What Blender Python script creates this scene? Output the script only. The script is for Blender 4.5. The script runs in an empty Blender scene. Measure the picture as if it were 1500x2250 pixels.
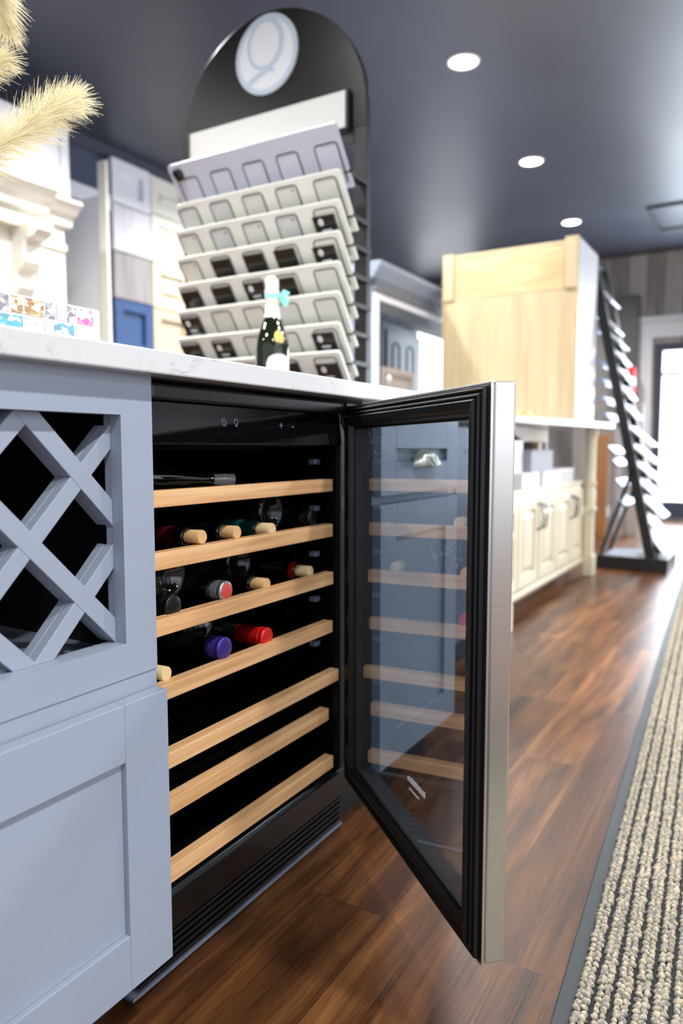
import bpy, bmesh, math, random
from mathutils import Vector, Matrix
random.seed(7)
R = math.radians
scene = bpy.context.scene
col = scene.collection

# ------------------------------------------------------------------ camera, world, exposure
cd = bpy.data.cameras.new('camera')
cam = bpy.data.objects.new('camera', cd)
col.objects.link(cam)
scene.camera = cam
cd.sensor_fit = 'HORIZONTAL'; cd.sensor_width = 24.0; cd.lens = 24.0 * 1610 / 1500
cam.location = (0, 0, 0.79)
cam.rotation_euler = (math.pi / 2 - math.atan(139 / 1610), 0, R(30.6 - 90))
cd.clip_start = 0.02; cd.clip_end = 60
cd.dof.use_dof = True
cd.dof.focus_distance = 1.02
cd.dof.aperture_fstop = 2.9

scene.view_settings.view_transform = 'Standard'
scene.view_settings.look = 'None'
scene.view_settings.gamma = 1
scene.view_settings.use_curve_mapping = False
scene.view_settings.exposure = 0.26

w = bpy.data.worlds.new('world'); scene.world = w
w.use_nodes = True
bg = w.node_tree.nodes['Background']
bg.inputs[0].default_value = (0.80, 0.88, 1.0, 1)
bg.inputs[1].default_value = 0.8

def area_light(name, loc, rot, sx, sy, power, color=(1, 1, 1)):
    l = bpy.data.lights.new(name, 'AREA'); l.shape = 'RECTANGLE'; l.size = sx; l.size_y = sy
    l.energy = power; l.color = color
    o = bpy.data.objects.new(name, l); o.location = loc; o.rotation_euler = rot; col.objects.link(o)
    return o
# daylight through the glazed door and shop window in the far wall
area_light('window_daylight', (8.80, -0.5, 1.35), (0, R(90), 0), 2.2, 3.2, 210, (0.80, 0.90, 1.0))
# daylight from the shop front behind and to the right of the camera
area_light('shopfront_daylight', (0.2, -3.6, 1.7), (R(82), 0, R(-8)), 5.0, 2.2, 45, (0.93, 0.96, 1.0))

# ------------------------------------------------------------------ colour and materials
def lin(c):
    return tuple(((v / 255) / 12.92 if v / 255 <= 0.04045 else ((v / 255 + 0.055) / 1.055) ** 2.4) for v in c)
def rgba(c): return (*lin(c), 1)
M = {}
def mat(name, c, rough=0.5, metal=0.0, spec=0.5, coat=0.0, var=0.0, vscale=(8, 8, 8), bump=0.0, bscale=60, detail=3, trans=0.0, ior=1.45, aniso=0.0):
    m = bpy.data.materials.new(name); m.use_nodes = True
    nt = m.node_tree; b = nt.nodes['Principled BSDF']
    b.inputs['Base Color'].default_value = rgba(c)
    b.inputs['Roughness'].default_value = rough
    b.inputs['Metallic'].default_value = metal
    b.inputs['Specular IOR Level'].default_value = spec
    b.inputs['Coat Weight'].default_value = coat
    b.inputs['Transmission Weight'].default_value = trans
    b.inputs['IOR'].default_value = ior
    tc = nt.nodes.new('ShaderNodeTexCoord')
    mp = nt.nodes.new('ShaderNodeMapping'); mp.inputs['Scale'].default_value = vscale
    nt.links.new(tc.outputs['Object'], mp.inputs[0])
    nz = nt.nodes.new('ShaderNodeTexNoise'); nz.inputs['Scale'].default_value = 1.0; nz.inputs['Detail'].default_value = detail
    nt.links.new(mp.outputs[0], nz.inputs['Vector'])
    v = max(var, 0.015)
    mx = nt.nodes.new('ShaderNodeMix'); mx.data_type = 'RGBA'
    cl = lin(c)
    mx.inputs[6].default_value = (*[x * (1 - v) for x in cl], 1)
    mx.inputs[7].default_value = (*[min(1, x * (1 + v)) for x in cl], 1)
    nt.links.new(nz.outputs['Fac'], mx.inputs[0])
    nt.links.new(mx.outputs[2], b.inputs['Base Color'])
    if bump:
        n2 = nt.nodes.new('ShaderNodeTexNoise'); n2.inputs['Scale'].default_value = bscale
        nt.links.new(tc.outputs['Object'], n2.inputs['Vector'])
        bp = nt.nodes.new('ShaderNodeBump'); bp.inputs['Strength'].default_value = bump; bp.inputs['Distance'].default_value = 0.002
        nt.links.new(n2.outputs['Fac'], bp.inputs['Height']); nt.links.new(bp.outputs[0], b.inputs['Normal'])
    M[name] = m
    return m
def emis(name, c, s):
    m = bpy.data.materials.new(name); m.use_nodes = True
    b = m.node_tree.nodes['Principled BSDF']
    b.inputs['Base Color'].default_value = (0, 0, 0, 1)
    b.inputs['Emission Color'].default_value = rgba(c); b.inputs['Emission Strength'].default_value = s
    M[name] = m
    return m

mat('grey_paint', (147, 156, 173), 0.42, var=0.02, vscale=(3, 3, 40), bump=0.03, bscale=300)
mat('blue_grey_paint', (118, 131, 146), 0.4)
mat('crown_blue', (138, 150, 170), 0.4)
mat('duct_grey', (98, 97, 94), 0.5)
mat('navy_paint', (62, 74, 96), 0.4)
mat('header_white', (214, 213, 206), 0.4)
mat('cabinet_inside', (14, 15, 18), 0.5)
mat('fascia_black', (11, 12, 14), 0.2)
mat('black_plastic', (10, 10, 12), 0.36, spec=0.35)
mat('black_satin', (19, 20, 22), 0.33)
mat('black_gloss', (7, 7, 9), 0.06, coat=0.4)
mat('black_void', (3, 3, 4), 0.7, spec=0.06)
mat('black_metal', (34, 34, 35), 0.42)
mat('black_board', (13, 13, 13), 0.33)
mat('white_lacquer', (234, 236, 244), 0.3)
mat('cream_paint', (216, 208, 184), 0.38, var=0.02)
mat('cream_white', (236, 233, 222), 0.35, var=0.02)
mat('beige_paint', (214, 196, 168), 0.4)
mat('blue_paint', (58, 86, 132), 0.38)
mat('hutch_paint', (122, 133, 147), 0.4)
mat('dark_grey_paint', (96, 106, 117), 0.42)
mat('off_white_board', (232, 231, 222), 0.35, var=0.015)
mat('white_trim', (222, 224, 228), 0.4)
mat('door_frame_dark', (62, 66, 80), 0.4)
mat('taupe', (163, 152, 146), 0.45)
mat('cork', (205, 165, 115), 0.75, var=0.2, vscale=(300, 300, 300), bump=0.2, bscale=500)
mat('cork_pale', (222, 196, 150), 0.75, var=0.12, vscale=(300, 300, 300))
mat('bottle_glass', (10, 14, 11), 0.05, coat=0.5)
mat('bottle_green', (22, 30, 14), 0.05, coat=0.5)
mat('foil_teal', (22, 86, 84), 0.32, metal=0.4)
mat('foil_red', (205, 26, 26), 0.25, metal=0.3, coat=0.3)
mat('foil_darkred', (70, 14, 18), 0.35, metal=0.3)
mat('foil_purple', (76, 58, 150), 0.25, metal=0.6)
mat('foil_silver', (170, 178, 190), 0.25, metal=0.85)
mat('foil_black', (20, 21, 24), 0.28, metal=0.3)
mat('foil_pale', (222, 216, 204), 0.35, metal=0.35, var=0.1, vscale=(60, 60, 60), bump=0.4, bscale=160)
mat('ribbon_mint', (150, 226, 214), 0.4)
mat('label_paper', (205, 205, 208), 0.6)
mat('label_yellow', (222, 190, 110), 0.5)
mat('label_red', (205, 70, 62), 0.5)
mat('brass', (214, 178, 110), 0.25, metal=1.0)
mat('pewter', (214, 212, 196), 0.32, metal=0.8, var=0.15, vscale=(200, 200, 200))
mat('dark_bronze', (34, 29, 26), 0.5, metal=0.2)
mat('box_grey', (150, 153, 166), 0.6)
mat('box_white', (226, 226, 232), 0.55)
mat('box_grey_pale', (190, 190, 190), 0.6)
mat('box_blue', (150, 178, 214), 0.5)
mat('cardboard', (186, 140, 92), 0.7, var=0.1)
mat('extinguisher_red', (214, 24, 24), 0.25, coat=0.4)
mat('slot_dark', (70, 70, 66), 0.5)
mat('sample_black', (30, 29, 28), 0.22, coat=0.3)
mat('clip_metal', (150, 168, 198), 0.3, metal=0.5)
mat('icon_grey', (120, 128, 150), 0.5)
mat('logo_white', (220, 223, 226), 0.35)
mat('logo_blue', (186, 196, 208), 0.4)
mat('mark_white', (225, 225, 228), 0.5)
mat('rubber', (48, 53, 56), 0.55, var=0.15, vscale=(30, 30, 30))
mat('rug_dark', (34, 36, 38), 0.9)
mat('wall_dark', (72, 80, 100), 0.6)
mat('wall_pale', (196, 198, 202), 0.6)
mat('clear_wrap', (220, 224, 228), 0.12, trans=0.7)
mat('vase_white', (225, 222, 214), 0.3)
mat('blue_wrap', (40, 90, 150), 0.3)
mat('brown_wood', (148, 100, 56), 0.5, var=0.15, vscale=(4, 4, 30))
mat('groove_grey', (76, 84, 94), 0.5)
mat('trim_metal', (120, 126, 145), 0.35, metal=0.5)
mat('channel_grey', (66, 72, 84), 0.3)
mat('grille_grey', (40, 42, 48), 0.5)
emis('lamp_glow', (255, 250, 240), 14)
emis('daylight_pane', (246, 250, 255), 3.2)

def nodes_of(name, rough=0.5):
    m = bpy.data.materials.new(name); m.use_nodes = True; M[name] = m
    nt = m.node_tree
    b = nt.nodes['Principled BSDF']; b.inputs['Roughness'].default_value = rough
    return m, nt, b, nt.nodes.new('ShaderNodeTexCoord')
def N(nt, t, **kw):
    n = nt.nodes.new(t)
    for k, v in kw.items(): setattr(n, k, v)
    return n
def ramp(nt, stops):
    r = N(nt, 'ShaderNodeValToRGB'); e = r.color_ramp.elements
    while len(e) < len(stops): e.new(0.5)
    for i, (p, c) in enumerate(stops): e[i].position = p; e[i].color = rgba(c)
    return r

# wood floor
def floor_material():
    m, nt, b, tc = nodes_of('floor_planks', 0.3)
    b.inputs['Specular IOR Level'].default_value = 0.36
    L = nt.links.new
    mp = N(nt, 'ShaderNodeMapping'); mp.inputs['Location'].default_value = (0.17, -0.084, 0)
    L(tc.outputs['Object'], mp.inputs[0])
    br = N(nt, 'ShaderNodeTexBrick', offset=0.37, offset_frequency=2)
    br.inputs['Color1'].default_value = (0, 0, 0, 1); br.inputs['Color2'].default_value = (1, 1, 1, 1)
    br.inputs['Mortar'].default_value = (0.5, 0.5, 0.5, 1)
    br.inputs['Scale'].default_value = 1; br.inputs['Mortar Size'].default_value = 0.0007
    br.inputs['Mortar Smooth'].default_value = 0.1
    br.inputs['Brick Width'].default_value = 1.22; br.inputs['Row Height'].default_value = 0.15
    L(mp.outputs[0], br.inputs['Vector'])
    off = N(nt, 'ShaderNodeVectorMath', operation='SCALE'); off.inputs['Scale'].default_value = 23.0
    L(br.outputs['Color'], off.inputs[0])
    add = N(nt, 'ShaderNodeVectorMath', operation='ADD'); L(tc.outputs['Object'], add.inputs[0]); L(off.outputs[0], add.inputs[1])
    def noise(sc, scale, detail, dist=0.0, rough=0.55):
        q = N(nt, 'ShaderNodeMapping'); q.inputs['Scale'].default_value = sc; L(add.outputs[0], q.inputs[0])
        n = N(nt, 'ShaderNodeTexNoise'); n.inputs['Scale'].default_value = scale; n.inputs['Detail'].default_value = detail
        n.inputs['Distortion'].default_value = dist; n.inputs['Roughness'].default_value = rough
        L(q.outputs[0], n.inputs['Vector']); return n
    big = noise((0.9, 10, 1), 1.5, 5, 1.2)
    fine = noise((3.5, 75, 1), 2.0, 6, 0.3, 0.7)
    r1 = ramp(nt, [(0.30, (70, 46, 29)), (0.42, (108, 71, 42)), (0.56, (136, 93, 55)), (0.74, (170, 124, 78))])
    L(big.outputs['Fac'], r1.inputs[0])
    r2 = ramp(nt, [(0.3, (130, 108, 90)), (0.48, (215, 203, 190)), (0.7, (255, 252, 246))])
    L(fine.outputs['Fac'], r2.inputs[0])
    mu = N(nt, 'ShaderNodeMix', data_type='RGBA', blend_type='MULTIPLY'); mu.inputs[0].default_value = 0.8
    L(r1.outputs[0], mu.inputs[6]); L(r2.outputs[0], mu.inputs[7])
    pr = ramp(nt, [(0.0, (176, 166, 158)), (1.0, (255, 252, 248))]); L(br.outputs['Color'], pr.inputs[0])
    m2 = N(nt, 'ShaderNodeMix', data_type='RGBA', blend_type='MULTIPLY'); m2.inputs[0].default_value = 1.0
    L(mu.outputs[2], m2.inputs[6]); L(pr.outputs[0], m2.inputs[7])
    m3 = N(nt, 'ShaderNodeMix', data_type='RGBA'); L(br.outputs['Fac'], m3.inputs[0]); L(m2.outputs[2], m3.inputs[6])
    m3.inputs[7].default_value = rgba((48, 32, 24))
    L(m3.outputs[2], b.inputs['Base Color'])
    bp = N(nt, 'ShaderNodeBump'); bp.inputs['Strength'].default_value = 0.35; bp.inputs['Distance'].default_value = 0.0015
    L(fine.outputs['Fac'], bp.inputs['Height']); L(bp.outputs[0], b.inputs['Normal'])
    rr = N(nt, 'ShaderNodeMapRange'); rr.inputs[3].default_value = 0.24; rr.inputs[4].default_value = 0.42
    L(fine.outputs['Fac'], rr.inputs[0]); L(rr.outputs[0], b.inputs['Roughness'])
floor_material()

def quartz():
    m, nt, b, tc = nodes_of('quartz', 0.16); L = nt.links.new
    n = N(nt, 'ShaderNodeTexNoise'); n.inputs['Scale'].default_value = 5.5; n.inputs['Detail'].default_value = 7; n.inputs['Distortion'].default_value = 1.4
    L(tc.outputs['Object'], n.inputs['Vector'])
    s = N(nt, 'ShaderNodeMath', operation='SUBTRACT'); s.inputs[1].default_value = 0.5; L(n.outputs['Fac'], s.inputs[0])
    a = N(nt, 'ShaderNodeMath', operation='ABSOLUTE'); L(s.outputs[0], a.inputs[0])
    n2 = N(nt, 'ShaderNodeTexNoise'); n2.inputs['Scale'].default_value = 9; L(tc.outputs['Object'], n2.inputs['Vector'])
    mk = N(nt, 'ShaderNodeMapRange'); mk.inputs[1].default_value = 0.46; mk.inputs[2].default_value = 0.66; L(n2.outputs['Fac'], mk.inputs[0])
    rp = N(nt, 'ShaderNodeMapRange'); rp.inputs[1].default_value = 0.0; rp.inputs[2].default_value = 0.013; rp.inputs[3].default_value = 1; rp.inputs[4].default_value = 0
    L(a.outputs[0], rp.inputs[0])
    mm = N(nt, 'ShaderNodeMath', operation='MULTIPLY'); L(rp.outputs[0], mm.inputs[0]); L(mk.outputs[0], mm.inputs[1])
    mx = N(nt, 'ShaderNodeMix', data_type='RGBA'); mx.inputs[6].default_value = rgba((205, 206, 208)); mx.inputs[7].default_value = rgba((148, 150, 155))
    L(mm.outputs[0], mx.inputs[0]); L(mx.outputs[2], b.inputs['Base Color'])
quartz()

def wood(name, dark, mid, light, sc=(2.5, 40, 40), rough=0.5):
    m, nt, b, tc = nodes_of(name, rough); L = nt.links.new
    q = N(nt, 'ShaderNodeMapping'); q.inputs['Scale'].default_value = sc; L(tc.outputs['Object'], q.inputs[0])
    n = N(nt, 'ShaderNodeTexNoise'); n.inputs['Scale'].default_value = 1.2; n.inputs['Detail'].default_value = 5; n.inputs['Distortion'].default_value = 0.5
    L(q.outputs[0], n.inputs['Vector'])
    r = ramp(nt, [(0.3, dark), (0.5, mid), (0.7, light)]); L(n.outputs['Fac'], r.inputs[0]); L(r.outputs[0], b.inputs['Base Color'])
    return m
wood('beech', (196, 146, 98), (216, 168, 118), (228, 186, 138), (3, 60, 90), 0.45)
wood('birch_ply', (172, 152, 118), (182, 163, 129), (190, 172, 139), (10, 26, 1.2), 0.5)
wood('pine_board', (176, 150, 108), (186, 161, 119), (196, 172, 132), (10, 3, 14), 0.5)
wood('grey_oak', (138, 132, 132), (152, 147, 148), (166, 162, 164), (26, 26, 1.5), 0.5)
wood('pale_oak', (206, 206, 212), (218, 218, 224), (228, 228, 232), (26, 26, 1.5), 0.5)
wood('brown_bracket', (120, 84, 60), (140, 100, 74), (156, 116, 88), (6, 6, 6), 0.5)
wood('hidden_shelf', (150, 110, 70), (165, 122, 80), (178, 134, 92))

def plank_wall():
    m, nt, b, tc = nodes_of('plank_wall', 0.6); L = nt.links.new
    mp = N(nt, 'ShaderNodeMapping'); mp.inputs['Rotation'].default_value = (0, R(-90), R(0)); L(tc.outputs['Object'], mp.inputs[0])
    sx = N(nt, 'ShaderNodeSeparateXYZ'); L(tc.outputs['Object'], sx.inputs[0])
    cb = N(nt, 'ShaderNodeCombineXYZ'); L(sx.outputs['Z'], cb.inputs['X']); L(sx.outputs['Y'], cb.inputs['Y'])
    br = N(nt, 'ShaderNodeTexBrick', offset=0.4); br.inputs['Scale'].default_value = 1
    br.inputs['Color1'].default_value = (0, 0, 0, 1); br.inputs['Color2'].default_value = (1, 1, 1, 1)
    br.inputs['Mortar'].default_value = (0, 0, 0, 1)
    br.inputs['Mortar Size'].default_value = 0.003; br.inputs['Brick Width'].default_value = 2.1; br.inputs['Row Height'].default_value = 0.19
    L(cb.outputs[0], br.inputs['Vector'])
    q = N(nt, 'ShaderNodeMapping'); q.inputs['Scale'].default_value = (1, 14, 1.6); L(tc.outputs['Object'], q.inputs[0])
    n = N(nt, 'ShaderNodeTexNoise'); n.inputs['Scale'].default_value = 1.6; n.inputs['Detail'].default_value = 5; L(q.outputs[0], n.inputs['Vector'])
    ad = N(nt, 'ShaderNodeMix', data_type='RGBA'); ad.inputs[0].default_value = 0.45
    L(br.outputs['Color'], ad.inputs[6]); L(n.outputs['Fac'], ad.inputs[7])
    r = ramp(nt, [(0.2, (96, 92, 92)), (0.45, (156, 150, 144)), (0.8, (196, 192, 186))]); L(ad.outputs[2], r.inputs[0])
    L(r.outputs[0], b.inputs['Base Color'])
plank_wall()

def steel():
    m, nt, b, tc = nodes_of('brushed_steel', 0.3); L = nt.links.new
    b.inputs['Metallic'].default_value = 1.0
    b.inputs['Base Color'].default_value = rgba((202, 200, 197))
    q = N(nt, 'ShaderNodeMapping'); q.inputs['Scale'].default_value = (12, 12, 1400); L(tc.outputs['Object'], q.inputs[0])
    n = N(nt, 'ShaderNodeTexNoise'); n.inputs['Scale'].default_value = 1; n.inputs['Detail'].default_value = 2; L(q.outputs[0], n.inputs['Vector'])
    bp = N(nt, 'ShaderNodeBump'); bp.inputs['Strength'].default_value = 0.02; bp.inputs['Distance'].default_value = 0.0003
    L(n.outputs['Fac'], bp.inputs['Height']); L(bp.outputs[0], b.inputs['Normal'])
    mr = N(nt, 'ShaderNodeMapRange'); mr.inputs[3].default_value = 0.24; mr.inputs[4].default_value = 0.36
    L(n.outputs['Fac'], mr.inputs[0]); L(mr.outputs[0], b.inputs['Roughness'])
steel()

def door_glass():
    # tinted, coated pane: part of what is behind shows through, part is mirrored
    m = bpy.data.materials.new('tinted_glass'); m.use_nodes = True; M['tinted_glass'] = m
    nt = m.node_tree; nt.nodes.clear(); L = nt.links.new
    out = N(nt, 'ShaderNodeOutputMaterial')
    t = N(nt, 'ShaderNodeBsdfTransparent'); t.inputs[0].default_value = (0.50, 0.56, 0.63, 1)
    g = N(nt, 'ShaderNodeBsdfGlossy'); g.inputs['Roughness'].default_value = 0.0; g.inputs['Color'].default_value = (0.95, 0.97, 1.0, 1)
    lw = N(nt, 'ShaderNodeFresnel'); lw.inputs['IOR'].default_value = 1.5
    mr = N(nt, 'ShaderNodeMapRange'); mr.inputs[1].default_value = 0.03; mr.inputs[2].default_value = 0.6; mr.inputs[3].default_value = 0.30; mr.inputs[4].default_value = 0.62
    L(lw.outputs[0], mr.inputs[0])
    mx = N(nt, 'ShaderNodeMixShader'); L(mr.outputs[0], mx.inputs[0]); L(t.outputs[0], mx.inputs[1]); L(g.outputs[0], mx.inputs[2])
    # wipe marks: fine arcs of dried cleaner near the free edge
    tc = N(nt, 'ShaderNodeTexCoord')
    wv = N(nt, 'ShaderNodeTexWave', wave_type='RINGS', rings_direction='SPHERICAL'); wv.inputs['Scale'].default_value = 38; wv.inputs['Distortion'].default_value = 2.5
    wv.inputs['Detail'].default_value = 3; wv.inputs['Detail Scale'].default_value = 4
    mp = N(nt, 'ShaderNodeMapping'); mp.inputs['Location'].default_value = (-0.30, -0.02, -0.32); L(tc.outputs['Object'], mp.inputs[0]); L(mp.outputs[0], wv.inputs['Vector'])
    nz = N(nt, 'ShaderNodeTexNoise'); nz.inputs['Scale'].default_value = 190; nz.inputs['Detail'].default_value = 2; L(tc.outputs['Object'], nz.inputs['Vector'])
    c1 = N(nt, 'ShaderNodeMapRange'); c1.inputs[1].default_value = 0.86; c1.inputs[2].default_value = 1.0; L(wv.outputs['Fac'], c1.inputs[0])
    c2 = N(nt, 'ShaderNodeMapRange'); c2.inputs[1].default_value = 0.52; c2.inputs[2].default_value = 0.72; L(nz.outputs['Fac'], c2.inputs[0])
    big = N(nt, 'ShaderNodeTexNoise'); big.inputs['Scale'].default_value = 6; L(tc.outputs['Object'], big.inputs['Vector'])
    c3 = N(nt, 'ShaderNodeMapRange'); c3.inputs[1].default_value = 0.48; c3.inputs[2].default_value = 0.62; L(big.outputs['Fac'], c3.inputs[0])
    sp = N(nt, 'ShaderNodeSeparateXYZ'); L(tc.outputs['Object'], sp.inputs[0])
    c4 = N(nt, 'ShaderNodeMapRange'); c4.inputs[1].default_value = 0.55; c4.inputs[2].default_value = 0.70; L(sp.outputs['Z'], c4.inputs[0])
    m1 = N(nt, 'ShaderNodeMath', operation='MULTIPLY'); L(c1.outputs[0], m1.inputs[0]); L(c2.outputs[0], m1.inputs[1])
    m2 = N(nt, 'ShaderNodeMath', operation='MULTIPLY'); L(m1.outputs[0], m2.inputs[0]); L(c3.outputs[0], m2.inputs[1])
    m3 = N(nt, 'ShaderNodeMath', operation='MULTIPLY'); L(m2.outputs[0], m3.inputs[0]); L(c4.outputs[0], m3.inputs[1])
    df = N(nt, 'ShaderNodeBsdfDiffuse'); df.inputs[0].default_value = (0.6, 0.65, 0.7, 1)
    m4 = N(nt, 'ShaderNodeMixShader'); L(m3.outputs[0], m4.inputs[0]); L(mx.outputs[0], m4.inputs[1]); L(df.outputs[0], m4.inputs[2])
    L(m4.outputs[0], out.inputs[0])
door_glass()

def plume_mat():
    m, nt, b, tc = nodes_of('pampas', 0.8); L = nt.links.new
    n = N(nt, 'ShaderNodeTexNoise'); n.inputs['Scale'].default_value = 25; L(tc.outputs['Object'], n.inputs['Vector'])
    r = ramp(nt, [(0.3, (222, 212, 178)), (0.7, (236, 229, 200))]); L(n.outputs['Fac'], r.inputs[0]); L(r.outputs[0], b.inputs['Base Color'])
    b.inputs['Subsurface Weight'].default_value = 0.0
    tr = N(nt, 'ShaderNodeBsdfTranslucent'); L(r.outputs[0], tr.inputs[0])
    mx = N(nt, 'ShaderNodeMixShader'); mx.inputs[0].default_value = 0.5
    L(b.outputs[0], mx.inputs[1]); L(tr.outputs[0], mx.inputs[2])
    L(mx.outputs[0], nt.nodes['Material Output'].inputs[0])
plume_mat()

def rug_mat():
    m, nt, b, tc = nodes_of('rug_yarn', 0.95); L = nt.links.new
    n = N(nt, 'ShaderNodeTexNoise'); n.inputs['Scale'].default_value = 160; n.inputs['Detail'].default_value = 3; L(tc.outputs['Object'], n.inputs['Vector'])
    r = ramp(nt, [(0.36, (112, 112, 114)), (0.5, (152, 144, 128)), (0.62, (178, 167, 142))]); L(n.outputs['Fac'], r.inputs[0]); L(r.outputs[0], b.inputs['Base Color'])
rug_mat()

def ceiling_mat():
    m, nt, b, tc = nodes_of('ceiling_paint', 0.38); L = nt.links.new
    n = N(nt, 'ShaderNodeTexNoise'); n.inputs['Scale'].default_value = 0.9; n.inputs['Detail'].default_value = 4; n.inputs['Distortion'].default_value = 0.8; L(tc.outputs['Object'], n.inputs['Vector'])
    r = ramp(nt, [(0.3, (66, 70, 83)), (0.7, (75, 80, 94))]); L(n.outputs['Fac'], r.inputs[0]); L(r.outputs[0], b.inputs['Base Color'])
    rr = N(nt, 'ShaderNodeMapRange'); rr.inputs[3].default_value = 0.36; rr.inputs[4].default_value = 0.5; L(n.outputs['Fac'], rr.inputs[0]); L(rr.outputs[0], b.inputs['Roughness'])
ceiling_mat()

# ------------------------------------------------------------------ mesh helpers (all coordinates are world metres)
class MB:
    def __init__(s): s.v = []; s.f = []; s.sm = []
    def add(s, vs, fs, smooth=False):
        o = len(s.v); s.v += [tuple(v) for v in vs]
        s.f += [tuple(i + o for i in f) for f in fs]; s.sm += [smooth] * len(fs); return s
    def box(s, x0, x1, y0, y1, z0, z1):
        x0, x1 = min(x0, x1), max(x0, x1); y0, y1 = min(y0, y1), max(y0, y1); z0, z1 = min(z0, z1), max(z0, z1)
        return s.hexa([(x0, y0, z0), (x1, y0, z0), (x1, y1, z0), (x0, y1, z0), (x0, y0, z1), (x1, y0, z1), (x1, y1, z1), (x0, y1, z1)])
    def hexa(s, p): return s.add(p, [(0, 3, 2, 1), (4, 5, 6, 7), (0, 1, 5, 4), (1, 2, 6, 5), (2, 3, 7, 6), (3, 0, 4, 7)])
    def obox(s, o, a, b, c):
        o, a, b, c = map(Vector, (o, a, b, c))
        return s.hexa([o, o + a, o + a + b, o + b, o + c, o + a + c, o + a + b + c, o + b + c])
    def prism(s, pts, d):       # polygon extruded by vector d
        d = Vector(d); n = len(pts); P = [Vector(p) for p in pts]
        return s.add(P + [p + d for p in P], [tuple(range(n))[::-1], tuple(range(n, 2 * n))] + [(i, (i + 1) % n, n + (i + 1) % n, n + i) for i in range(n)])
    def lathe(s, prof, o, ax, seg=24, cap=True):   # prof: (radius, distance along axis)
        o = Vector(o); ax = Vector(ax).normalized()
        u = ax.orthogonal().normalized(); w_ = ax.cross(u)
        vs = []; fs = []
        for r, h in prof:
            for k in range(seg):
                a = 2 * math.pi * k / seg
                vs.append(o + ax * h + u * (r * math.cos(a)) + w_ * (r * math.sin(a)))
        for i in range(len(prof) - 1):
            for k in range(seg):
                k2 = (k + 1) % seg
                fs.append((i * seg + k, i * seg + k2, (i + 1) * seg + k2, (i + 1) * seg + k))
        s.add(vs, fs, True)
        if cap:
            s.add(vs[:seg], [tuple(range(seg))[::-1]]); s.add(vs[-seg:], [tuple(range(seg))])
        return s
    def cyl(s, o, ax, r, h, seg=20): return s.lathe([(r, 0), (r, h)], o, ax, seg)
    def tube(s, pts, r, seg=8, closed=False):
        P = [Vector(p) for p in pts]; n = len(P); vs = []; fs = []
        prev = None
        for i, p in enumerate(P):
            a = P[(i - 1) % n] if (closed or i) else P[i]; b = P[(i + 1) % n] if (closed or i < n - 1) else P[i]
            t = (b - a).normalized()
            u = t.orthogonal().normalized() if prev is None else (prev - t * prev.dot(t)).normalized()
            prev = u; v = t.cross(u)
            for k in range(seg):
                an = 2 * math.pi * k / seg; vs.append(p + (u * math.cos(an) + v * math.sin(an)) * r)
        for i in range(n if closed else n - 1):
            j = (i + 1) % n
            for k in range(seg): fs.append((i * seg + k, i * seg + (k + 1) % seg, j * seg + (k + 1) % seg, j * seg + k))
        s.add(vs, fs, True)
        if not closed: s.add(vs[:seg], [tuple(range(seg))[::-1]]); s.add(vs[-seg:], [tuple(range(seg))])
        return s
    def frame(s, o, a, b, c, wd):   # rectangular ring: origin, full width vector, full height vector, thickness vector, member width
        o, a, b, c = map(Vector, (o, a, b, c)); ah = a.normalized() * wd; bh = b.normalized() * wd
        O = [o, o + a, o + a + b, o + b]; I = [o + ah + bh, o + a - ah + bh, o + a - ah + b - bh, o + ah + b - bh]
        for i in range(4):
            j = (i + 1) % 4
            s.hexa([O[i], O[j], I[j], I[i], O[i] + c, O[j] + c, I[j] + c, I[i] + c])
        return s
    def build(s, name, m, parent=None, bevel=0.0, seg=2, label=None):
        me = bpy.data.meshes.new(name)
        off = wloc(parent)
        me.from_pydata([tuple(Vector(v) - off) for v in s.v], [], s.f)
        me.materials.append(M[m] if isinstance(m, str) else m)
        me.polygons.foreach_set('use_smooth', s.sm)
        bm = bmesh.new(); bm.from_mesh(me); bmesh.ops.recalc_face_normals(bm, faces=bm.faces); bm.to_mesh(me); bm.free()
        o = bpy.data.objects.new(name, me); col.objects.link(o)
        if parent: o.parent = parent
        if bevel:
            md = o.modifiers.new('bevel', 'BEVEL'); md.width = bevel; md.segments = seg; md.limit_method = 'ANGLE'; md.angle_limit = R(50)
        if label: o['label'] = label
        return o
def wloc(p):
    v = Vector((0, 0, 0))
    while p is not None: v += p.location; p = p.parent
    return v
def tag(o, label, cat, group=None, kind=None):
    o['label'] = label; o['category'] = cat
    if group: o['group'] = group
    if kind: o['kind'] = kind
    return o
def thing(name, label, cat, loc, group=None):
    o = bpy.data.objects.new(name, None); o.location = loc; o.empty_display_size = 0.05; col.objects.link(o)
    return tag(o, label, cat, group)
def struct(o): o['kind'] = 'structure'; return o
def copy_part(o, parent):
    c = o.copy(); c.parent = parent; col.objects.link(c); return c

# ------------------------------------------------------------------ the room
CEIL = 2.95
struct(MB().box(-3, 9.1, -5, 4.4, -0.08, 0).build('floor', 'floor_planks'))
struct(MB().box(-3, 9.1, -5, 4.4, CEIL, CEIL + 0.1).build('ceiling', 'ceiling_paint'))
struct(MB().box(-3, 9.1, 4.27, 4.4, 0, CEIL).build('wall_left', 'wall_dark'))
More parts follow.
